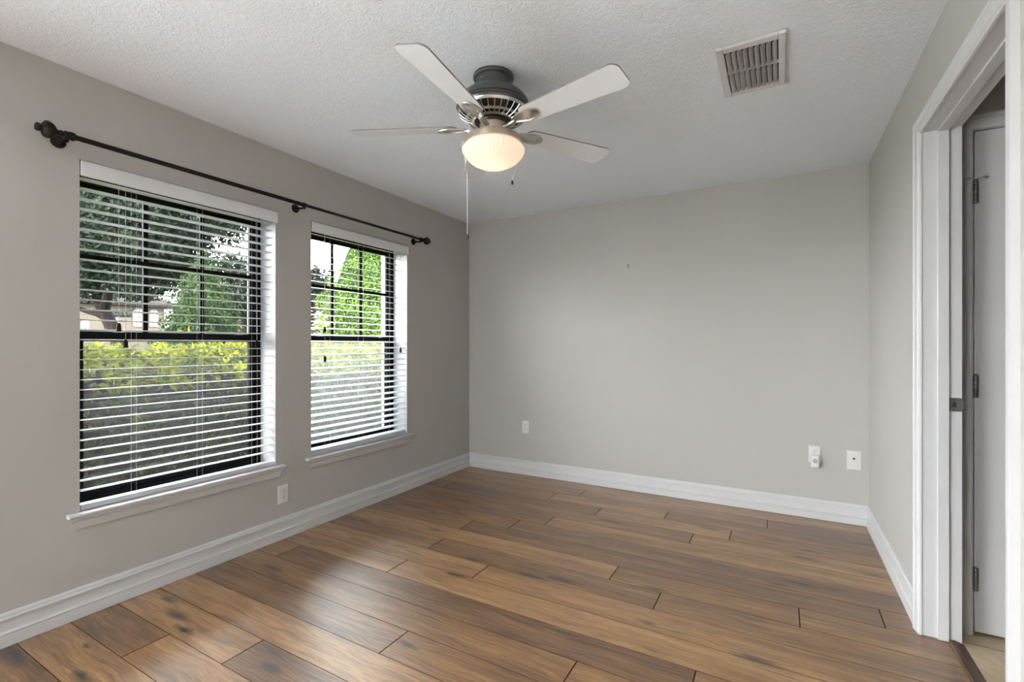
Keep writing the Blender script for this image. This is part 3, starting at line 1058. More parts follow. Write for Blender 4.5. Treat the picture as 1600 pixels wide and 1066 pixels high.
def blade_mb():
    mb = MB()
    o_ = blade_outline()
    th = 0.0030
    def P(x, y, z):
        ct, s_ = math.cos(PITCH), math.sin(PITCH)
        return (x, y * ct - z * s_, y * s_ + z * ct)
    n = len(o_)
    mb.add([P(x, y, -th) for x, y in o_] + [P(x, y, th) for x, y in o_],
           [tuple(range(n - 1, -1, -1)), tuple(range(n, 2 * n))], 0)
    mb.add([P(x, y, -th) for x, y in o_] + [P(x, y, th) for x, y in o_], [(k, (k + 1) % n, n + (k + 1) % n, n + k) for k in range(n)], 1)
    return mb


def iron_mb():
    """leaf-shaped open blade iron under the blade root"""
    mb = MB()
    ct, s_ = math.cos(PITCH), math.sin(PITCH)
    def P(x, y, z):
        f = min(1, max(0, (x - 0.09) / 0.09))
        a = PITCH * f
        return Vector((x, y * math.cos(a) - z * math.sin(a), y * math.sin(a) + z * math.cos(a)))
    # neck from the flywheel
    mb.tube([P(0.062, 0, -0.012), P(0.085, 0, -0.016), P(0.11, 0, -0.013), P(0.13, 0, -0.008)], [0.010, 0.011, 0.011, 0.010], 10)
    # loop outline
    loop = []
    for i in range(33):
        a = 2 * math.pi * i / 32
        u = 0.5 - 0.5 * math.cos(a)
        wdt = 0.041 * math.sin(a) * (0.55 + 0.45 * u)
        loop.append(P(0.118 + 0.142 * u, wdt, -0.0075))
    mb.tube(loop, 0.0042, 8)
    # shallow dished leaf inside the loop
    N, K = 16, 6
    vs, fs = [], []
    for i in range(N + 1):
        u = i / N
        a = math.acos(1 - 2 * u)
        wd = 0.041 * math.sin(a) * (0.55 + 0.45 * u)
        for k in range(K + 1):
            t = -1 + 2 * k / K
            vs.append(P(0.118 + 0.142 * u, wd * t, -0.0050 - 0.0012 * (1 - t * t)))
    for i in range(N):
        for k in range(K):
            q = i * (K + 1) + k
            fs.append((q, q + 1, q + K + 2, q + K + 1))
    mb.add(vs, fs)
    for (sx, sy) in ((0.185, 0.018), (0.185, -0.018), (0.235, 0.0)):
        p = P(sx, sy, -0.0095)
        mb.lathe([(0.0015, -0.002), (0.004, -0.001), (0.0045, 0.003)], 10, Matrix.Translation(p))
    return mb


def turned(mb, ang):
    m = Matrix.Translation((FX, FY, ZB)) @ Matrix.Rotation(ang, 4, 'Z')
    out = MB()
    out.v = [tuple(m @ Vector(p)) for p in mb.v]
    out.f, out.m = list(mb.f), list(mb.m)
    return out


for k in range(5):
    ang = R(60 + 72 * k)
    bl = turned(blade_mb(), ang).build('blade', [M['fanwhite'], M['edge']], fan, smooth=False)
    turned(iron_mb(), ang).build('blade_iron', M['nickel'], bl)
# switch housing and light kit
mb = MB()
mb.lathe([(0.055, H - 0.218), (0.063, H - 0.223), (0.063, H - 0.258), (0.066, H - 0.260), (0.066, H - 0.266), (0.058, H - 0.268)], 40, T0)
mb.build('switch_housing', M['warmnickel'], fan)
mb = MB()
mb.lathe([(0.052, H - 0.263), (0.070, H - 0.267), (0.108, H - 0.276), (0.126, H - 0.285), (0.131, H - 0.295), (0.131, H - 0.315), (0.127, H - 0.317), (0.1265, H - 0.300),
          (0.10, H - 0.283), (0.06, H - 0.274)], 48, T0, cap=False)
mb.build('light_fitter', M['warmnickel'], fan)
mb = MB()
bp = [(0.124, H - 0.304), (0.126, H - 0.317), (0.134, H - 0.326), (0.1405, H - 0.335), (0.1395, H - 0.344), (0.131, H - 0.361), (0.115, H - 0.379), (0.094, H - 0.395),
      (0.068, H - 0.408), (0.040, H - 0.415), (0.015, H - 0.4175), (0.001, H - 0.418)]
mb.lathe(bp, 168, T0, cap=False, scallop=42, amp=0.015, arange=(H - 0.406, H - 0.32))
mb.build('lamp_bowl', M['bowl'], fan, angle=70)
lamp_d = bpy.data.lights.new('fan_bulb', 'POINT')
lamp_d.energy = 0.21
lamp_d.shadow_soft_size = 0.03
lamp_d.color = (1.0, 0.85, 0.68)
lamp = bpy.data.objects.new('bulb', lamp_d)
lamp.parent = fan
lamp.location = (0, 0, -0.352)
COL.objects.link(lamp)
# pull chains
def chain(pts, fob_z, name, fobm):
    mb = MB()
    P0 = [Vector(p) for p in pts]
    tot = sum((P0[i + 1] - P0[i]).length for i in range(len(P0) - 1))
    nb = int(tot / 0.0065)
    mb.tube(P0, 0.0015, 6)
    acc = 0
    for i in range(len(P0) - 1):
        seg = (P0[i + 1] - P0[i]).length
        m_ = max(1, int(seg / 0.0065))
        for j in range(m_):
            p = P0[i].lerp(P0[i + 1], (j + 0.5) / m_)
            mb.lathe([(0.0005, -0.0022), (0.0025, 0), (0.0005, 0.0022)], 6, Matrix.Translation(p))
    ch = mb.build('pull_chain', M['trim'], fan)
    if fob_z is not None:
        x, y, z = pts[-1]
        mb = MB()
        mb.lathe([(0.002, z + 0.002), (0.0055, z - 0.002), (0.0070, z - 0.009), (0.0062, z - 0.016), (0.0035, z - 0.020)], 14, Matrix.Translation((x, y, 0)))
        f_ = mb.build('chain_fob', M['blackm'], ch)
        f_['label'] = 'dark chain fob'
CRV = Vector((math.cos(YAW), math.sin(YAW), 0))
lx, ly = FX - 0.119 * 0.871, FY - 0.119 * 0.4915
chain([(FX - 0.06, FY - 0.03, H - 0.238), (lx - 0.02, ly - 0.010, H - 0.30), (lx - 0.008, ly, 2.03), (lx, ly, 1.98), (lx, ly, 1.722)], 1, 'a', 0)
chain([(lx - 0.03, ly - 0.018, H - 0.30), (lx - 0.003, ly, 2.07), (lx - 0.022, ly - 0.010, 1.965)], None, 'b', 0)
rx, ry = FX + 0.064 * 0.871, FY + 0.064 * 0.4915 + 0.02
chain([(FX + 0.05, FY + 0.08, H - 0.25), (FX + 0.07, FY + 0.135, H - 0.30), (FX + 0.0335, FY + 0.125, H - 0.42), (FX + 0.030, FY + 0.122, 1.998)], 1, 'c', 0)

# ------------------------------------------------------------------ ceiling vent
vx0, vx1, vy0, vy1 = 2.495, 2.750, -1.847, -1.422
vent = empty('ceiling_vent', ((vx0 + vx1) / 2, (vy0 + vy1) / 2, H), 'white louvred air vent in the ceiling near the doorway', 'air vent')
mb = MB()
fwid = 0.030
zv0, zv1 = H - 0.0005, H - 0.015
ox0, ox1, oy0, oy1 = vx0 + fwid, vx1 - fwid * 0.9, vy0 + fwid * 1.25, vy1 - fwid * 1.25
for (p, q) in (((vx0, vy0), (ox0, vy1)), ((ox1, vy0), (vx1, vy1)), ((ox0, vy0), (ox1, oy0)), ((ox0, oy1), (ox1, vy1))):
    mb.box((p[0], p[1], zv1), (q[0], q[1], zv0))
mb.build('vent_frame', M['vent'], vent, bevel=0.003)
mb = MB()
ym = (oy0 + oy1) / 2
mb.box((ox0, ym - 0.004, H - 0.012), (ox1, ym + 0.004, H - 0.002))
mb.build('centre_bar', M['vent'], vent)
mb = MB()
mb.box((ox0 - 0.002, oy0 - 0.002, H - 0.0015), (ox1 + 0.002, oy1 + 0.002, H - 0.0008))
mb.build('duct_opening', M['duct'], vent)
nl = 9
for r_ in range(2):
    y0_, y1_ = (oy0 + 0.002, ym - 0.005) if r_ == 0 else (ym + 0.005, oy1 - 0.002)
    for k in range(nl):
        xc = ox0 + 0.006 + (ox1 - ox0 - 0.006) * k / nl
        pr = [(xc, H - 0.0205), (xc + 0.001, H - 0.0217), (xc + 0.0165, H - 0.0042), (xc + 0.0155, H - 0.0030)]
        mb = MB()
        mb.sweep(pr, [lambda p, q: (p, y0_, q), lambda p, q: (p, y1_, q)])
        mb.build('louvre', M['vent'], vent)
mb = MB()
mb.tube([(2.615, oy1 + 0.010, H - 0.011), (2.617, oy1 + 0.018, H - 0.030), (2.618, oy1 + 0.030, H - 0.036)], 0.0022, 8)
mb.build('damper_lever', M['vent'], vent)

# ------------------------------------------------------------------ wall plates
def plate_frame(kind):
    return {'left': lambda y, d, z: (d, y, z), 'back': lambda x, d, z: (x, -d, z)}[kind]


def plate_body(fr, a, z, w, h):
    mb = MB()
    hw, hh = w / 2, h / 2
    rings = [(hw, hh, 0.0004), (hw, hh, 0.0025), (hw - 0.003, hh - 0.003, 0.0055), (hw - 0.006, hh - 0.006, 0.0062)]
    vs = []
    for (p, q, d) in rings:
        vs += [fr(a - p, d, z - q), fr(a + p, d, z - q), fr(a + p, d, z + q), fr(a - p, d, z + q)]
    fs = [(3, 2, 1, 0)]
    for i in range(3):
        fs += [(i * 4 + k, i * 4 + (k + 1) % 4, (i + 1) * 4 + (k + 1) % 4, (i + 1) * 4 + k) for k in range(4)]
    fs.append((12, 13, 14, 15))
    mb.add(vs, fs)
    return mb


def receptacle(fr, a, z, root):
    n = 24
    mb = MB()
    o_ = []
    for k in range(n):
        t = 2 * math.pi * k / n
        o_.append((0.0170 * math.cos(t), max(-0.0125, min(0.0125, 0.0170 * math.sin(t)))))
    vs = [fr(a + p, 0.0060, z + q) for p, q in o_] + [fr(a + p * 0.96, 0.0078, z + q * 0.96) for p, q in o_]
    mb.add(vs, [tuple(range(n, 2 * n))] + [(k, (k + 1) % n, n + (k + 1) % n, n + k) for k in range(n)])
    r_ = mb.build('receptacle', M['plastic'], root)
    mb = MB()
    for (p0, p1, q0, q1) in ((-0.0075, -0.0050, -0.001, 0.0075), (0.0050, 0.0075, -0.001, 0.0065)):
        vs = [fr(a + p, 0.0081, z + q) for p, q in ((p0, q0), (p1, q0), (p1, q1), (p0, q1))]
        mb.add(vs, [(0, 1, 2, 3)])
    c_ = [(0.0026 * math.cos(R(30 * k)), -0.0075 + 0.0026 * math.sin(R(30 * k))) for k in range(12)]
    mb.add([fr(a + p, 0.0081, z + q) for p, q in c_], [tuple(range(12))])
    mb.build('slots', M['slot'], r_, smooth=False, fix=False)


def outlet(kind, a, z, label, group, both=True):
    fr = plate_frame(kind)
    root = empty('wall_outlet', fr(a, 0, z), label, 'outlet', group)
    plate_body(fr, a, z, 0.072, 0.117).build('cover_plate', M['plastic'], root, angle=20)
    receptacle(fr, a, z + 0.0195, root)
    receptacle(fr, a, z - 0.0195, root)
    mb = MB()
    c_ = [(0.003 * math.cos(R(36 * k)), 0.003 * math.sin(R(36 * k))) for k in range(10)]
    mb.add([fr(a + p, 0.0066, z + q) for p, q in c_], [tuple(range(10))])
    mb.build('screw', M['nickel'], root, smooth=False, fix=False)
    return root


outlet('left', -2.060, 0.280, 'white duplex outlet on the window wall between the two window sills', 'duplex wall outlets')
outlet('back', 0.643, 0.449, 'white duplex outlet on the far wall, nearest the window corner', 'duplex wall outlets')
outlet('back', 2.939, 0.452, 'white duplex outlet on the far wall with a small device plugged in', 'duplex wall outlets')
# plug-in device in the lower receptacle
pa, pz = 2.941, 0.407
plug = empty('plug_in_device', (pa, -0.0085, pz), 'small white plug-in device with grey round grille in the far wall outlet', 'plug-in device')
mb = MB()
hw, hh = 0.0255, 0.044
ring = [(hw - 0.004, hh - 0.004, 0.0086), (hw, hh, 0.012), (hw, hh, 0.031), (hw - 0.004, hh - 0.004, 0.036)]
vs = []
for (p, q, d) in ring:
    vs += [(pa - p, -d, pz - q), (pa + p, -d, pz - q), (pa + p, -d, pz + q), (pa - p, -d, pz + q)]
fs = [(3, 2, 1, 0)] + [(i * 4 + k, i * 4 + (k + 1) % 4, (i + 1) * 4 + (k + 1) % 4, (i + 1) * 4 + k) for i in range(3) for k in range(4)] + [(12, 13, 14, 15)]
mb.add(vs, fs)
mb.build('body', M['plastic'], plug, bevel=0.002)
mb = MB()
mb.lathe([(0.0150, 0), (0.0150, 0.0008), (0.0135, 0.0012)], 24, Matrix.Translation((pa, -0.0359, pz + 0.004)) @ Matrix.Rotation(R(90), 4, 'X'))
g_ = mb.build('grille', M['greyplastic'], plug)
g_['label'] = 'round grey grille'

# coax plate
fr = plate_frame('back')
ca, cz_ = 3.1655, 0.4355
coax = empty('coax_plate', (ca, 0, cz_), 'white cable wall plate with one dark jack, nearest the right corner', 'wall plate')
plate_body(fr, ca, cz_, 0.082, 0.131).build('cover_plate', M['plastic'], coax, angle=20)
mb = MB()
mb.lathe([(0.0075, 0), (0.0070, 0.0035), (0.0050, 0.0040)], 6, Matrix.Translation((ca, -0.006, cz_ + 0.012)) @ Matrix.Rotation(R(90), 4, 'X'))
mb.lathe([(0.0048, 0.003), (0.0048, 0.009), (0.003, 0.0095)], 14, Matrix.Translation((ca, -0.006, cz_ + 0.012)) @ Matrix.Rotation(R(90), 4, 'X'))
j_ = mb.build('jack', M['slot'], coax)
j_['label'] = 'dark threaded jack'
for dz in (-0.042, 0.042):
    mb = MB()
    mb.lathe([(0.0032, 0), (0.0028, 0.001)], 10, Matrix.Translation((ca, -0.0061, cz_ + dz)) @ Matrix.Rotation(R(90), 4, 'X'))
    mb.build('screw', M['plastic'], coax)

# two old nails left high in the far wall
for (zz, lab) in ((1.890, 'upper of the two dark nails high on the far wall'), (1.873, 'lower of the two dark nails high on the far wall')):
    mb = MB()
    mb.lathe([(0.0025, 0.0002), (0.0025, 0.007), (0.0056, 0.0075), (0.0056, 0.0095)], 10, Matrix.Translation((1.619, 0, zz)) @ Matrix.Rotation(R(90), 4, 'X'))
    o = mb.build('wall_nail', M['blackm'], None, loc=(1.619, 0, zz))
    tag(o, lab, 'nail', 'nails in the far wall')

# ------------------------------------------------------------------ outdoors
def ray(u, v):
    a, b = (u - 800) / F_PX, (539.43 - v) / F_PX
    s_, c_ = math.sin(YAW), math.cos(YAW)
    return Vector((-s_ + c_ * a, c_ + s_ * a, b))


def at(u, v, t):
    """place on the line of sight of photo pixel (u, v) at distance t along the view axis"""
    return CAM + ray(u, v) * t


def leaf_object(name, pts, mat, parent, seed, folded=True):
    """pts: (position, outward normal, length, width) - one small two-panel leaf each, all in one foliage mesh"""
    rg = random.Random(seed)
    vs, fs, vals = [], [], []
    for (p, nrm, ln, wd) in pts:
        d = Vector((rg.gauss(0, 1), rg.gauss(0, 1), rg.gauss(0, 1) - 0.2))
        d = (d - nrm * d.dot(nrm) * 0.6 + nrm * 0.4)
        if d.length < 1e-4:
            d = Vector((0, 0, 1))
        d.normalize()
        s_ = d.cross(nrm + Vector((rg.uniform(-.6, .6), rg.uniform(-.6, .6), rg.uniform(-.6, .6))))
        if s_.length < 1e-4:
            s_ = d.orthogonal()
        s_.normalize()
        u = s_.cross(d)
        o = len(vs)
        vs += [tuple(p), tuple(p + d * ln * 0.5 + s_ * wd * 0.5 + u * wd * 0.15), tuple(p + d * ln), tuple(p + d * ln * 0.5 - s_ * wd * 0.5 + u * wd * 0.15)]
        fs += [(o, o + 1, o + 2), (o, o + 2, o + 3)]
        r_ = rg.random()
        vals += [r_] * 4
    me = bpy.data.meshes.new(name)
    off = parent.location if parent is not None else Vector((0, 0, 0))
    me.from_pydata([(x - off.x, y - off.y, z - off.z) for x, y, z in vs], [], fs)
    me.materials.append(mat)
    a_ = me.attributes.new('leaf', 'FLOAT', 'POINT')
    a_.data.foreach_set('value', vals)
    o = bpy.data.objects.new(name, me)
    COL.objects.link(o)
    o.parent = parent
    return o


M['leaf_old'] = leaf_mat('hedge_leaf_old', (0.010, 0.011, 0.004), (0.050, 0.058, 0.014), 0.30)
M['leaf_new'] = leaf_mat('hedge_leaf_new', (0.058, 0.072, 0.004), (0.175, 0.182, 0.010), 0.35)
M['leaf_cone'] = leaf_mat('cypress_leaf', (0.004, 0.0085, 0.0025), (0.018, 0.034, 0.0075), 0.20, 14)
M['leaf_cone_sunny'] = leaf_mat('sunlit_cypress_leaf', (0.012, 0.028, 0.004), (0.075, 0.125, 0.014), 0.25, 14)  # lighter copy of the cypress leaf, sunlight put into its colour
M['leaf_oak'] = leaf_mat('oak_leaf', (0.0025, 0.005, 0.0035), (0.009, 0.015, 0.008), 0.30)
M['leaf_pink'] = leaf_mat('pink_flower', (0.30, 0.08, 0.10), (0.55, 0.30, 0.32), 0.3)
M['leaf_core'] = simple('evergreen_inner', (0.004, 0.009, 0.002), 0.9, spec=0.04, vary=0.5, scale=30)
M['bark'] = simple('oak_bark', (0.007, 0.005, 0.0045), 0.9, spec=0.04, vary=0.35, scale=25, bump=0.6, dist=0.02)
M['twig'] = simple('hedge_twig', (0.014, 0.010, 0.008), 0.9, spec=0.04, vary=0.3)
M['lawn'] = simple('lawn_grass', (0.030, 0.055, 0.014), 0.95, spec=0.04, vary=0.45, scale=18, bump=0.5, dist=0.03)
M['asphalt'] = simple('street_asphalt', (0.09, 0.09, 0.09), 0.9, spec=0.04, vary=0.1, scale=30)
M['cream'] = simple('cream_stucco', (0.065, 0.053, 0.041), 0.9, spec=0.04, vary=0.05, scale=6)
M['tan'] = simple('tan_stucco', (0.040, 0.031, 0.023), 0.9, spec=0.04, vary=0.06, scale=6)
M['roof'] = simple('brown_shingle', (0.012, 0.009, 0.008), 0.9, spec=0.04, vary=0.3, scale=14)
M['housetrim'] = simple('white_house_trim', (0.10, 0.10, 0.10), 0.7, spec=0.04, vary=0.03)
M['housepane'] = simple('dark_house_pane', (0.012, 0.014, 0.018), 0.15, vary=0.2)
M['sign'] = simple('dark_green_sign', (0.0015, 0.003, 0.0025), 0.5, spec=0.04)
M['signwhite'] = simple('white_sign_paint', (0.07, 0.075, 0.075), 0.6, spec=0.04)
M['slab'] = simple('pale_bounce_surface', (0.80, 0.79, 0.78), 0.8, vary=0.05, scale=8)
M['galv'] = simple('galvanised_post', (0.10, 0.10, 0.10), 0.5, 0.5)

GZ = -0.15
mb = MB()
mb.box((-70, -45, GZ - 0.1), (12, 75, GZ))
tag(mb.build('ground', M['lawn'], smooth=False), 'lawn outside the windows', kind='structure')
mb = MB()
mb.box((-18.5, -45, GZ + 0.001), (-13.5, 75, GZ + 0.012))
tag(mb.build('street', M['asphalt'], smooth=False), 'grey street beyond the lawn', kind='structure')
# eave of this house
mb = MB()
mb.box((-0.86, YR - 1.0, H + 0.09), (-WT, 1.0, H + 0.14))
mb.box((-0.88, YR - 1.0, H + 0.02), (-0.86, 1.0, H + 0.22))
mb.box((-1.75, YR - 1.0, H + 0.05), (-0.88, -3.3, H + 0.10))  # deeper overhang added to keep sun out of the side opening
tag(mb.build('roof_eave', M['stucco'], smooth=False), 'roof overhang above the windows, with a rear extension added to block sun', kind='structure')
mb = MB()
mb.box((-0.3, YR - 0.6, H + 0.14), (4.8, 1.0, H + 0.2))
tag(mb.build('roof_deck', M['roof'], smooth=False), 'roof above the room', kind='structure')

# unseen setup added behind the camera: its sunlit slab bounces fill light inside
mb = MB()
mb.box((-0.6, YR - 5.1, GZ + 0.002), (4.4, YR - 0.2, -0.02))
mb.box((-4.5, YR - 1.2, GZ + 0.002), (-0.6, -3.75, GZ + 0.03))  # added reflector below the side opening
tag(mb.build('bounce_slab', M['slab'], smooth=False), 'pale slab added behind the room to bounce sunlight inside', kind='structure')
mb = MB()
mb.box((-0.6, YR - 2.2, H + 0.14), (4.4, YR - 0.2, H + 0.22))  # added cover, keeps sun and high sky from the rear opening
tag(mb.build('sun_block_roof', M['stucco'], smooth=False), 'roof added behind the room to block sun and high sky', kind='structure')

mb = MB()
mb.box((-0.7, YR - 5.2, GZ), (4.5, YR - 5.1, 2.3))  # added screen, hides the low sky from the rear opening
mb.box((-0.7, YR - 5.1, GZ), (-0.6, YR - 1.2, 2.3))
mb.box((4.4, YR - 5.1, GZ), (4.5, YR - 0.2, 2.3))
tag(mb.build('sky_block_wall', M['stucco'], smooth=False), 'white wall added behind the room to block low sky', kind='structure')

# hedge right outside the windows
rh = random.Random(3)
hedge = empty('hedge', (-1.45, -1.2, GZ), 'clipped hedge with yellow-green new leaves right outside the windows', 'hedge')
HYA, HYB = -3.7, 3.2
def hedge_surface(s):
    """s 0..1 runs up the house side and over the top: (x, z, normal)"""
    if s < 0.62:
        q = s / 0.62
        x = -0.86 - 0.05 * q
        return x, GZ + 0.05 + q * (0.98 - GZ - 0.05), Vector((1, 0, 0.08)).normalized()
    q = (s - 0.62) / 0.38
    a = q * R(80)
    if q < 0.5:
        x = -0.91 - 0.32 * q * 2
        z = 0.98 + 0.17 * q * 2
        return x, z, Vector((0.45, 0, 0.9)).normalized()
    q2 = (q - 0.5) * 2
    return -1.23 - 0.62 * q2, 1.15 + 0.03 * q2, Vector((0, 0, 1))
old, new = [], []
for k in range(30000):
    s = rh.random()
    y = rh.uniform(HYA, HYB)
    x, z, nr = hedge_surface(s)
    lump = 0.035 * math.sin(y * 7.3 + 2.0 * math.sin(y * 2.1)) + 0.03 * math.sin(y * 17 + z * 9)
    dep = abs(rh.gauss(0, 1)) * 0.055
    p = Vector((x, y, z)) + nr * (lump - dep + 0.03)
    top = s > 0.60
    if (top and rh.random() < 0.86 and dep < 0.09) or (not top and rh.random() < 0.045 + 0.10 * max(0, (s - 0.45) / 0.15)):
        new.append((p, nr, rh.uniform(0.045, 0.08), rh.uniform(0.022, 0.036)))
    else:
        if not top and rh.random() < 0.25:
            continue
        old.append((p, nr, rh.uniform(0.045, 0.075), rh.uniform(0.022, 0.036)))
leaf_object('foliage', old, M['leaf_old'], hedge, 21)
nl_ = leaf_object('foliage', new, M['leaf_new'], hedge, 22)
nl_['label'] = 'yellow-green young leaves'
mb = MB()
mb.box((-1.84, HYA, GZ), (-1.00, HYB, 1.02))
for k in range(420):
    y = rh.uniform(HYA, HYB)
    z0 = rh.uniform(GZ, 0.7)
    mb.tube([(-1.02, y, z0), (-0.95, y + rh.uniform(-.08, .08), z0 + 0.13), (-0.87 + rh.uniform(-.03, .03), y + rh.uniform(-.15, .15), z0 + rh.uniform(0.2, 0.36))], [0.006, 0.004, 0.0025], 5)
mb.build('branches', M['twig'], hedge)
# one shoot standing above the hedge
sh = at(293, 530, 3.95)
mb = MB()
mb.tube([(sh.x, sh.y, 1.0), (sh.x + .005, sh.y, 1.18), (sh.x, sh.y + .005, 1.32)], [0.004, 0.003, 0.002], 6)
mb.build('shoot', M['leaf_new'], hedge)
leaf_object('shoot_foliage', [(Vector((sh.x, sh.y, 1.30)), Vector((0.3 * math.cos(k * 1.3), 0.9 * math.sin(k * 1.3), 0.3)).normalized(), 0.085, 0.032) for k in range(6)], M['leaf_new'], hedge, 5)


def cone_tree(base, h, r, label, seed, n, leaf, ex=0.72):
    t = empty('conical_tree', base, label, 'tree', 'conical evergreens beyond the hedge')
    rg = random.Random(seed)
    pts = []
    for k in range(n):
        q = 1 - math.sqrt(rg.random())
        q = min(0.985, q)
        a = rg.uniform(0, 2 * math.pi)
        rr = r * (1 - q) ** ex * (1 + 0.10 * math.sin(a * 7 + q * 30) + 0.06 * math.sin(q * 60 + a * 3))
        rr -= abs(rg.gauss(0, 1)) * 0.05
        rr = max(0.0, rr)
        nr = Vector((math.cos(a), math.sin(a), 0.35)).normalized()
        pts.append((Vector((base[0] + rr * math.cos(a), base[1] + rr * math.sin(a), base[2] + 0.1 + q * h)), nr, rg.uniform(0.032, 0.058), rg.uniform(0.015, 0.026)))
    leaf_object('foliage', pts, M[leaf], t, seed)
    mb = MB()
    mb.tube([(base[0], base[1], base[2]), (base[0], base[1], base[2] + h * 0.9)], [0.07, 0.012], 10)
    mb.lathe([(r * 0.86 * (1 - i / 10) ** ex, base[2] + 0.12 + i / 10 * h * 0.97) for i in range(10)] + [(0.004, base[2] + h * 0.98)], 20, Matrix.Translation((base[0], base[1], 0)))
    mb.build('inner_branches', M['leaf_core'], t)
    return t


p1 = at(318, 505, 5.7)
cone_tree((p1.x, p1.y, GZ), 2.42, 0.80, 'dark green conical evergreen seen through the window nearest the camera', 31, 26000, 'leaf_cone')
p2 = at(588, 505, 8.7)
cone_tree((p2.x, p2.y, GZ), 3.7, 1.34, 'sunlit-tinted conical evergreen seen through the far window', 32, 42000, 'leaf_cone_sunny', 0.5)


def tree(name, base, trunk_paths, blobs, n, label, seed, mat, lsize, group):
    t = empty(name, base, label, 'tree', group)
    rg = random.Random(seed)
    mb = MB()
    for path, rads in trunk_paths:
        mb.tube(path, rads, 10)
    mb.build('trunk', M['bark'], t)
    pts = []
    tot = sum(b[1] ** 2 for b in blobs)
    for (c, r_) in blobs:
        for k in range(int(n * r_ ** 2 / tot)):
            d = Vector((rg.gauss(0, 1), rg.gauss(0, 1), rg.gauss(0, 1))).normalized()
            rr = r_ * (rg.random() ** 0.45) * (1 + 0.2 * math.sin(d.x * 9 + d.z * 7) * math.cos(d.y * 8))
            p = Vector(c) + Vector((d.x * rr, d.y * rr, d.z * rr * 0.8))
            pts.append((p, d, lsize * rg.uniform(0.7, 1.3), lsize * rg.uniform(0.35, 0.6)))
    leaf_object('foliage', pts, mat, t, seed)
    return t


# spreading oak with leaning trunk, seen in the near window
tb = 9.0
b0 = at(205, 600, tb)
base = (b0.x, b0.y, GZ)
tp = [([Vector(base), at(185, 530, tb), at(172, 505, tb), at(158, 478, tb), at(150, 440, tb), at(170, 380, tb)], [0.17, 0.13, 0.11, 0.10, 0.09, 0.05]),
      ([at(168, 497, tb), at(152, 490, tb), at(138, 487, tb + .2), at(118, 480, tb + .3)], [0.07, 0.06, 0.05, 0.04]),
      ([at(163, 485, tb), at(172, 450, tb - .3), at(205, 400, tb - .6), at(260, 350, tb - .8)], [0.09, 0.08, 0.06, 0.03])]
blobs = []
for (u, v, t, r_) in ((150, 437, 9, .52), (215, 438, 8.6, .50), (250, 430, 9.2, .5), (130, 380, 9, 1.0), (200, 370, 8.6, 1.0), (265, 380, 8.4, .72), (150, 322, 8.8, 1.0), (230, 318, 8.4, 1.0),
                      (300, 320, 8.2, .95), (340, 330, 8.2, .62), (370, 318, 8.4, .55), (100, 320, 9.2, 1.2), (70, 400, 9.3, 1.0),
                      (300, 420, 9.4, .5), (395, 305, 8.6, .5)):
    blobs.append((at(u, v, t), r_))
tree('oak_tree', base, tp, blobs, 56000, 'large dark oak with leaning trunk seen through the near window', 41, M['leaf_oak'], 0.105, 'trees beyond the hedge')
# loose grey-green tree beside the first evergreen, and one at the left edge of the far window
q1 = at(384, 520, 13.0)
tree('shade_tree', (q1.x, q1.y, GZ), [([(q1.x, q1.y, GZ), (q1.x, q1.y, 2.2), (q1.x + .1, q1.y, 3.2)], [0.11, 0.09, 0.04])],
     [(at(384, 470, 13), .75), (at(372, 425, 13), .6), (at(395, 480, 13.3), .6), (at(358, 418, 13), .5)], 2600, 'loose tree right of the dark evergreen in the near window', 42, M['leaf_oak'], 0.15, 'trees beyond the hedge')
q2 = at(487, 520, 12.0)
tree('shade_tree', (q2.x, q2.y, GZ), [([(q2.x, q2.y, GZ), (q2.x, q2.y, 1.9), (q2.x + .1, q2.y, 2.9)], [0.09, 0.07, 0.03])],
     [(at(486, 445, 12), .42), (at(494, 430, 12.2), .34), (at(482, 470, 12.1), .4)], 1300, 'small tree at the left edge of the far window', 43, M['leaf_oak'], 0.12, 'trees beyond the hedge')
q3 = at(487, 505, 6.7)
bush = empty('flowering_bush', (q3.x, q3.y, GZ), 'pink flowering bush low at the left edge of the far window', 'bush')
rg = random.Random(9)
pts = []
for k in range(900):
    d = Vector((rg.gauss(0, 1), rg.gauss(0, 1), rg.gauss(0, 1))).normalized()
    pts.append((Vector((q3.x, q3.y, 0.85)) + Vector((d.x * .5, d.y * .5, d.z * 1.0)) * rg.random() ** 0.4, d, 0.07, 0.05))
tag(leaf_object('blossom', pts[:450], M['leaf_pink'], bush, 51), 'pink blossom', kind='stuff')
tag(leaf_object('foliage', pts[450:], M['leaf_cone'], bush, 52), kind='stuff')
mb = MB()
mb.tube([(q3.x, q3.y, GZ), (q3.x + .03, q3.y, 0.4), (q3.x, q3.y, 1.2)], [0.03, 0.02, 0.008], 8)
mb.build('stem', M['twig'], bush)


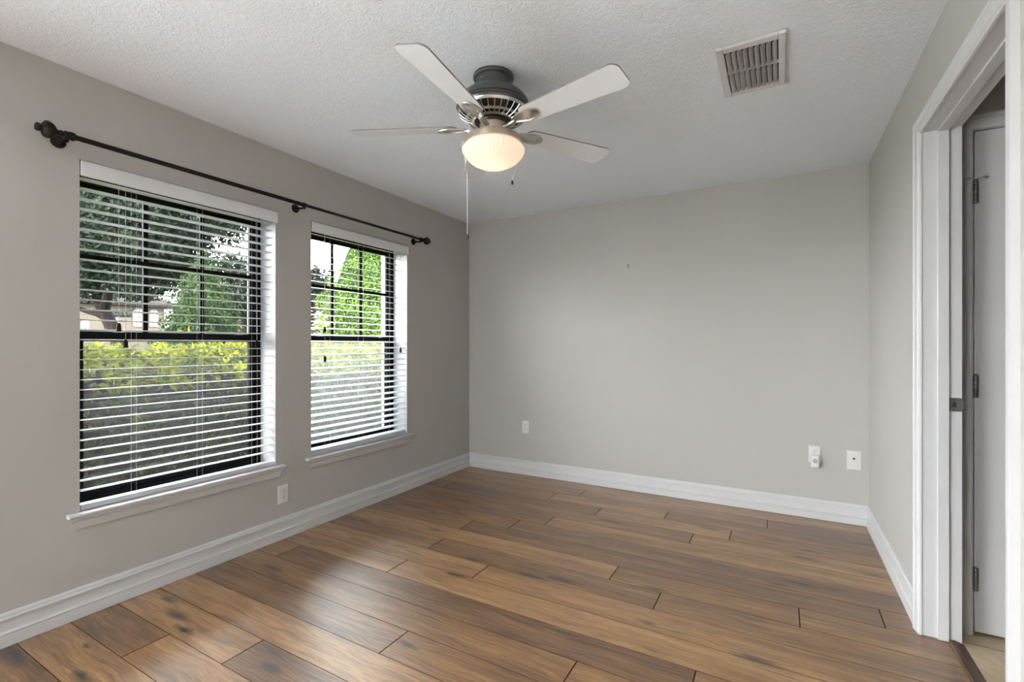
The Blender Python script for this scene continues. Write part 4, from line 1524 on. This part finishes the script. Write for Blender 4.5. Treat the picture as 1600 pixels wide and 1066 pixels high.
def house(label, xw, y0, y1, z1, wm, windows, roof_h, depth=7.0):
    h = empty('house', (xw, (y0 + y1) / 2, GZ), label, 'house', 'houses across the street')
    mb = MB()
    mb.box((xw - depth, y0, GZ), (xw, y1, z1))
    mb.build('walls', wm, h, smooth=False)
    mb = MB()
    o_ = 0.45
    vs = [(xw + o_, y0 - o_, z1), (xw + o_, y1 + o_, z1), (xw - depth - o_, y1 + o_, z1), (xw - depth - o_, y0 - o_, z1),
          (xw + o_, y0 - o_, z1 + .18), (xw + o_, y1 + o_, z1 + .18), (xw - depth - o_, y1 + o_, z1 + .18), (xw - depth - o_, y0 - o_, z1 + .18),
          (xw - depth / 2, y0 + 1.2, z1 + roof_h), (xw - depth / 2, y1 - 1.2, z1 + roof_h)]
    fs = [(0, 3, 2, 1), (0, 1, 5, 4), (1, 2, 6, 5), (2, 3, 7, 6), (3, 0, 4, 7), (4, 5, 9, 8), (6, 7, 8, 9), (5, 6, 9), (7, 4, 8)]
    mb.add(vs, fs)
    mb.build('roof', M['roof'], h, smooth=False)
    for (ya, yb, za, zb) in windows:
        n = 10
        yc, hw = (ya + yb) / 2, (yb - ya) / 2
        def arch(sc, d):
            pts = [(xw + d, yc - hw * sc, za - (sc - 1) * hw), (xw + d, yc + hw * sc, za - (sc - 1) * hw)]
            for k in range(n + 1):
                a = math.pi * k / n
                pts.append((xw + d, yc + hw * sc * math.cos(a), zb - hw + hw * sc * math.sin(a)))
            return pts
        mb = MB()
        p = arch(1.25, 0.06)
        q = arch(1.25, 0.005)
        m_ = len(p)
        mb.add(p + q, [tuple(range(m_)), tuple(range(2 * m_ - 1, m_ - 1, -1))] + [(k, (k + 1) % m_, m_ + (k + 1) % m_, m_ + k) for k in range(m_)])
        w_ = mb.build('window', M['housetrim'], h, smooth=False)
        mb = MB()
        p, q = arch(0.9, 0.075), arch(0.9, 0.05)
        mb.add(p + q, [tuple(range(m_)), tuple(range(2 * m_ - 1, m_ - 1, -1))] + [(k, (k + 1) % m_, m_ + (k + 1) % m_, m_ + k) for k in range(m_)])
        mb.build('pane', M['housepane'], w_, smooth=False)
        mb = MB()
        mb.box((xw + 0.072, yc - 0.03, za), (xw + 0.085, yc + 0.03, zb))
        mb.box((xw + 0.072, ya, (za + zb) / 2 - 0.02), (xw + 0.085, yb, (za + zb) / 2 + 0.02))
        mb.build('muntins', M['housetrim'], w_, smooth=False)
    return h


house('cream house with arched windows across the street, seen through the near window', -24.0, -2.5, 8.15, 3.05, M['cream'],
      [(6.86, 7.28, 2.15, 2.95), (7.52, 7.82, 2.15, 2.95), (5.75, 6.0, 1.6, 2.3), (4.9, 5.15, 1.6, 2.3)], 1.7)
house('tan house across the street, seen through the far window', -20.0, 12.2, 17.2, 4.3, M['tan'], [(13.6, 14.2, 1.9, 3.1), (14.9, 15.5, 1.9, 3.1)], 1.5)

# street name sign on its post
sg = at(184, 490.5, 12.0)
sign = empty('street_sign', (sg.x, sg.y, GZ), 'dark street name sign on a thin post, seen through the near window', 'sign')
ax = Vector((math.cos(YAW + 0.15), math.sin(YAW + 0.15), 0))
nx = Vector((ax.y, -ax.x, 0))
SM = Matrix(((ax.x, -nx.x, 0, sg.x), (ax.y, -nx.y, 0, sg.y), (0, 0, 1, sg.z), (0, 0, 0, 1)))
mb = MB()
mb.box((-0.32, -0.006, -0.085), (0.32, 0.006, 0.085), mat=SM)
bl = mb.build('sign_blade', M['sign'], sign, smooth=False)
mb = MB()
# illegible pale lettering strokes
rs = random.Random(4)
x = -0.24
while x < 0.26:
    h_ = rs.choice([0.035, 0.05, 0.05])
    mb.tube([SM @ Vector((x + dx, -0.0085, dz)) for dx, dz in ((0, -0.03), (0.008, h_ - 0.01), (0.022, 0.0), (0.034, h_ - 0.02), (0.036, -0.03))], 0.0045, 5)
    x += rs.choice([0.05, 0.055, 0.075])
mb.build('lettering', M['signwhite'], bl)
mb = MB()
mb.tube([(sg.x, sg.y, GZ), (sg.x, sg.y, sg.z - 0.085)], 0.025, 10)
mb.build('post', M['galv'], sign)
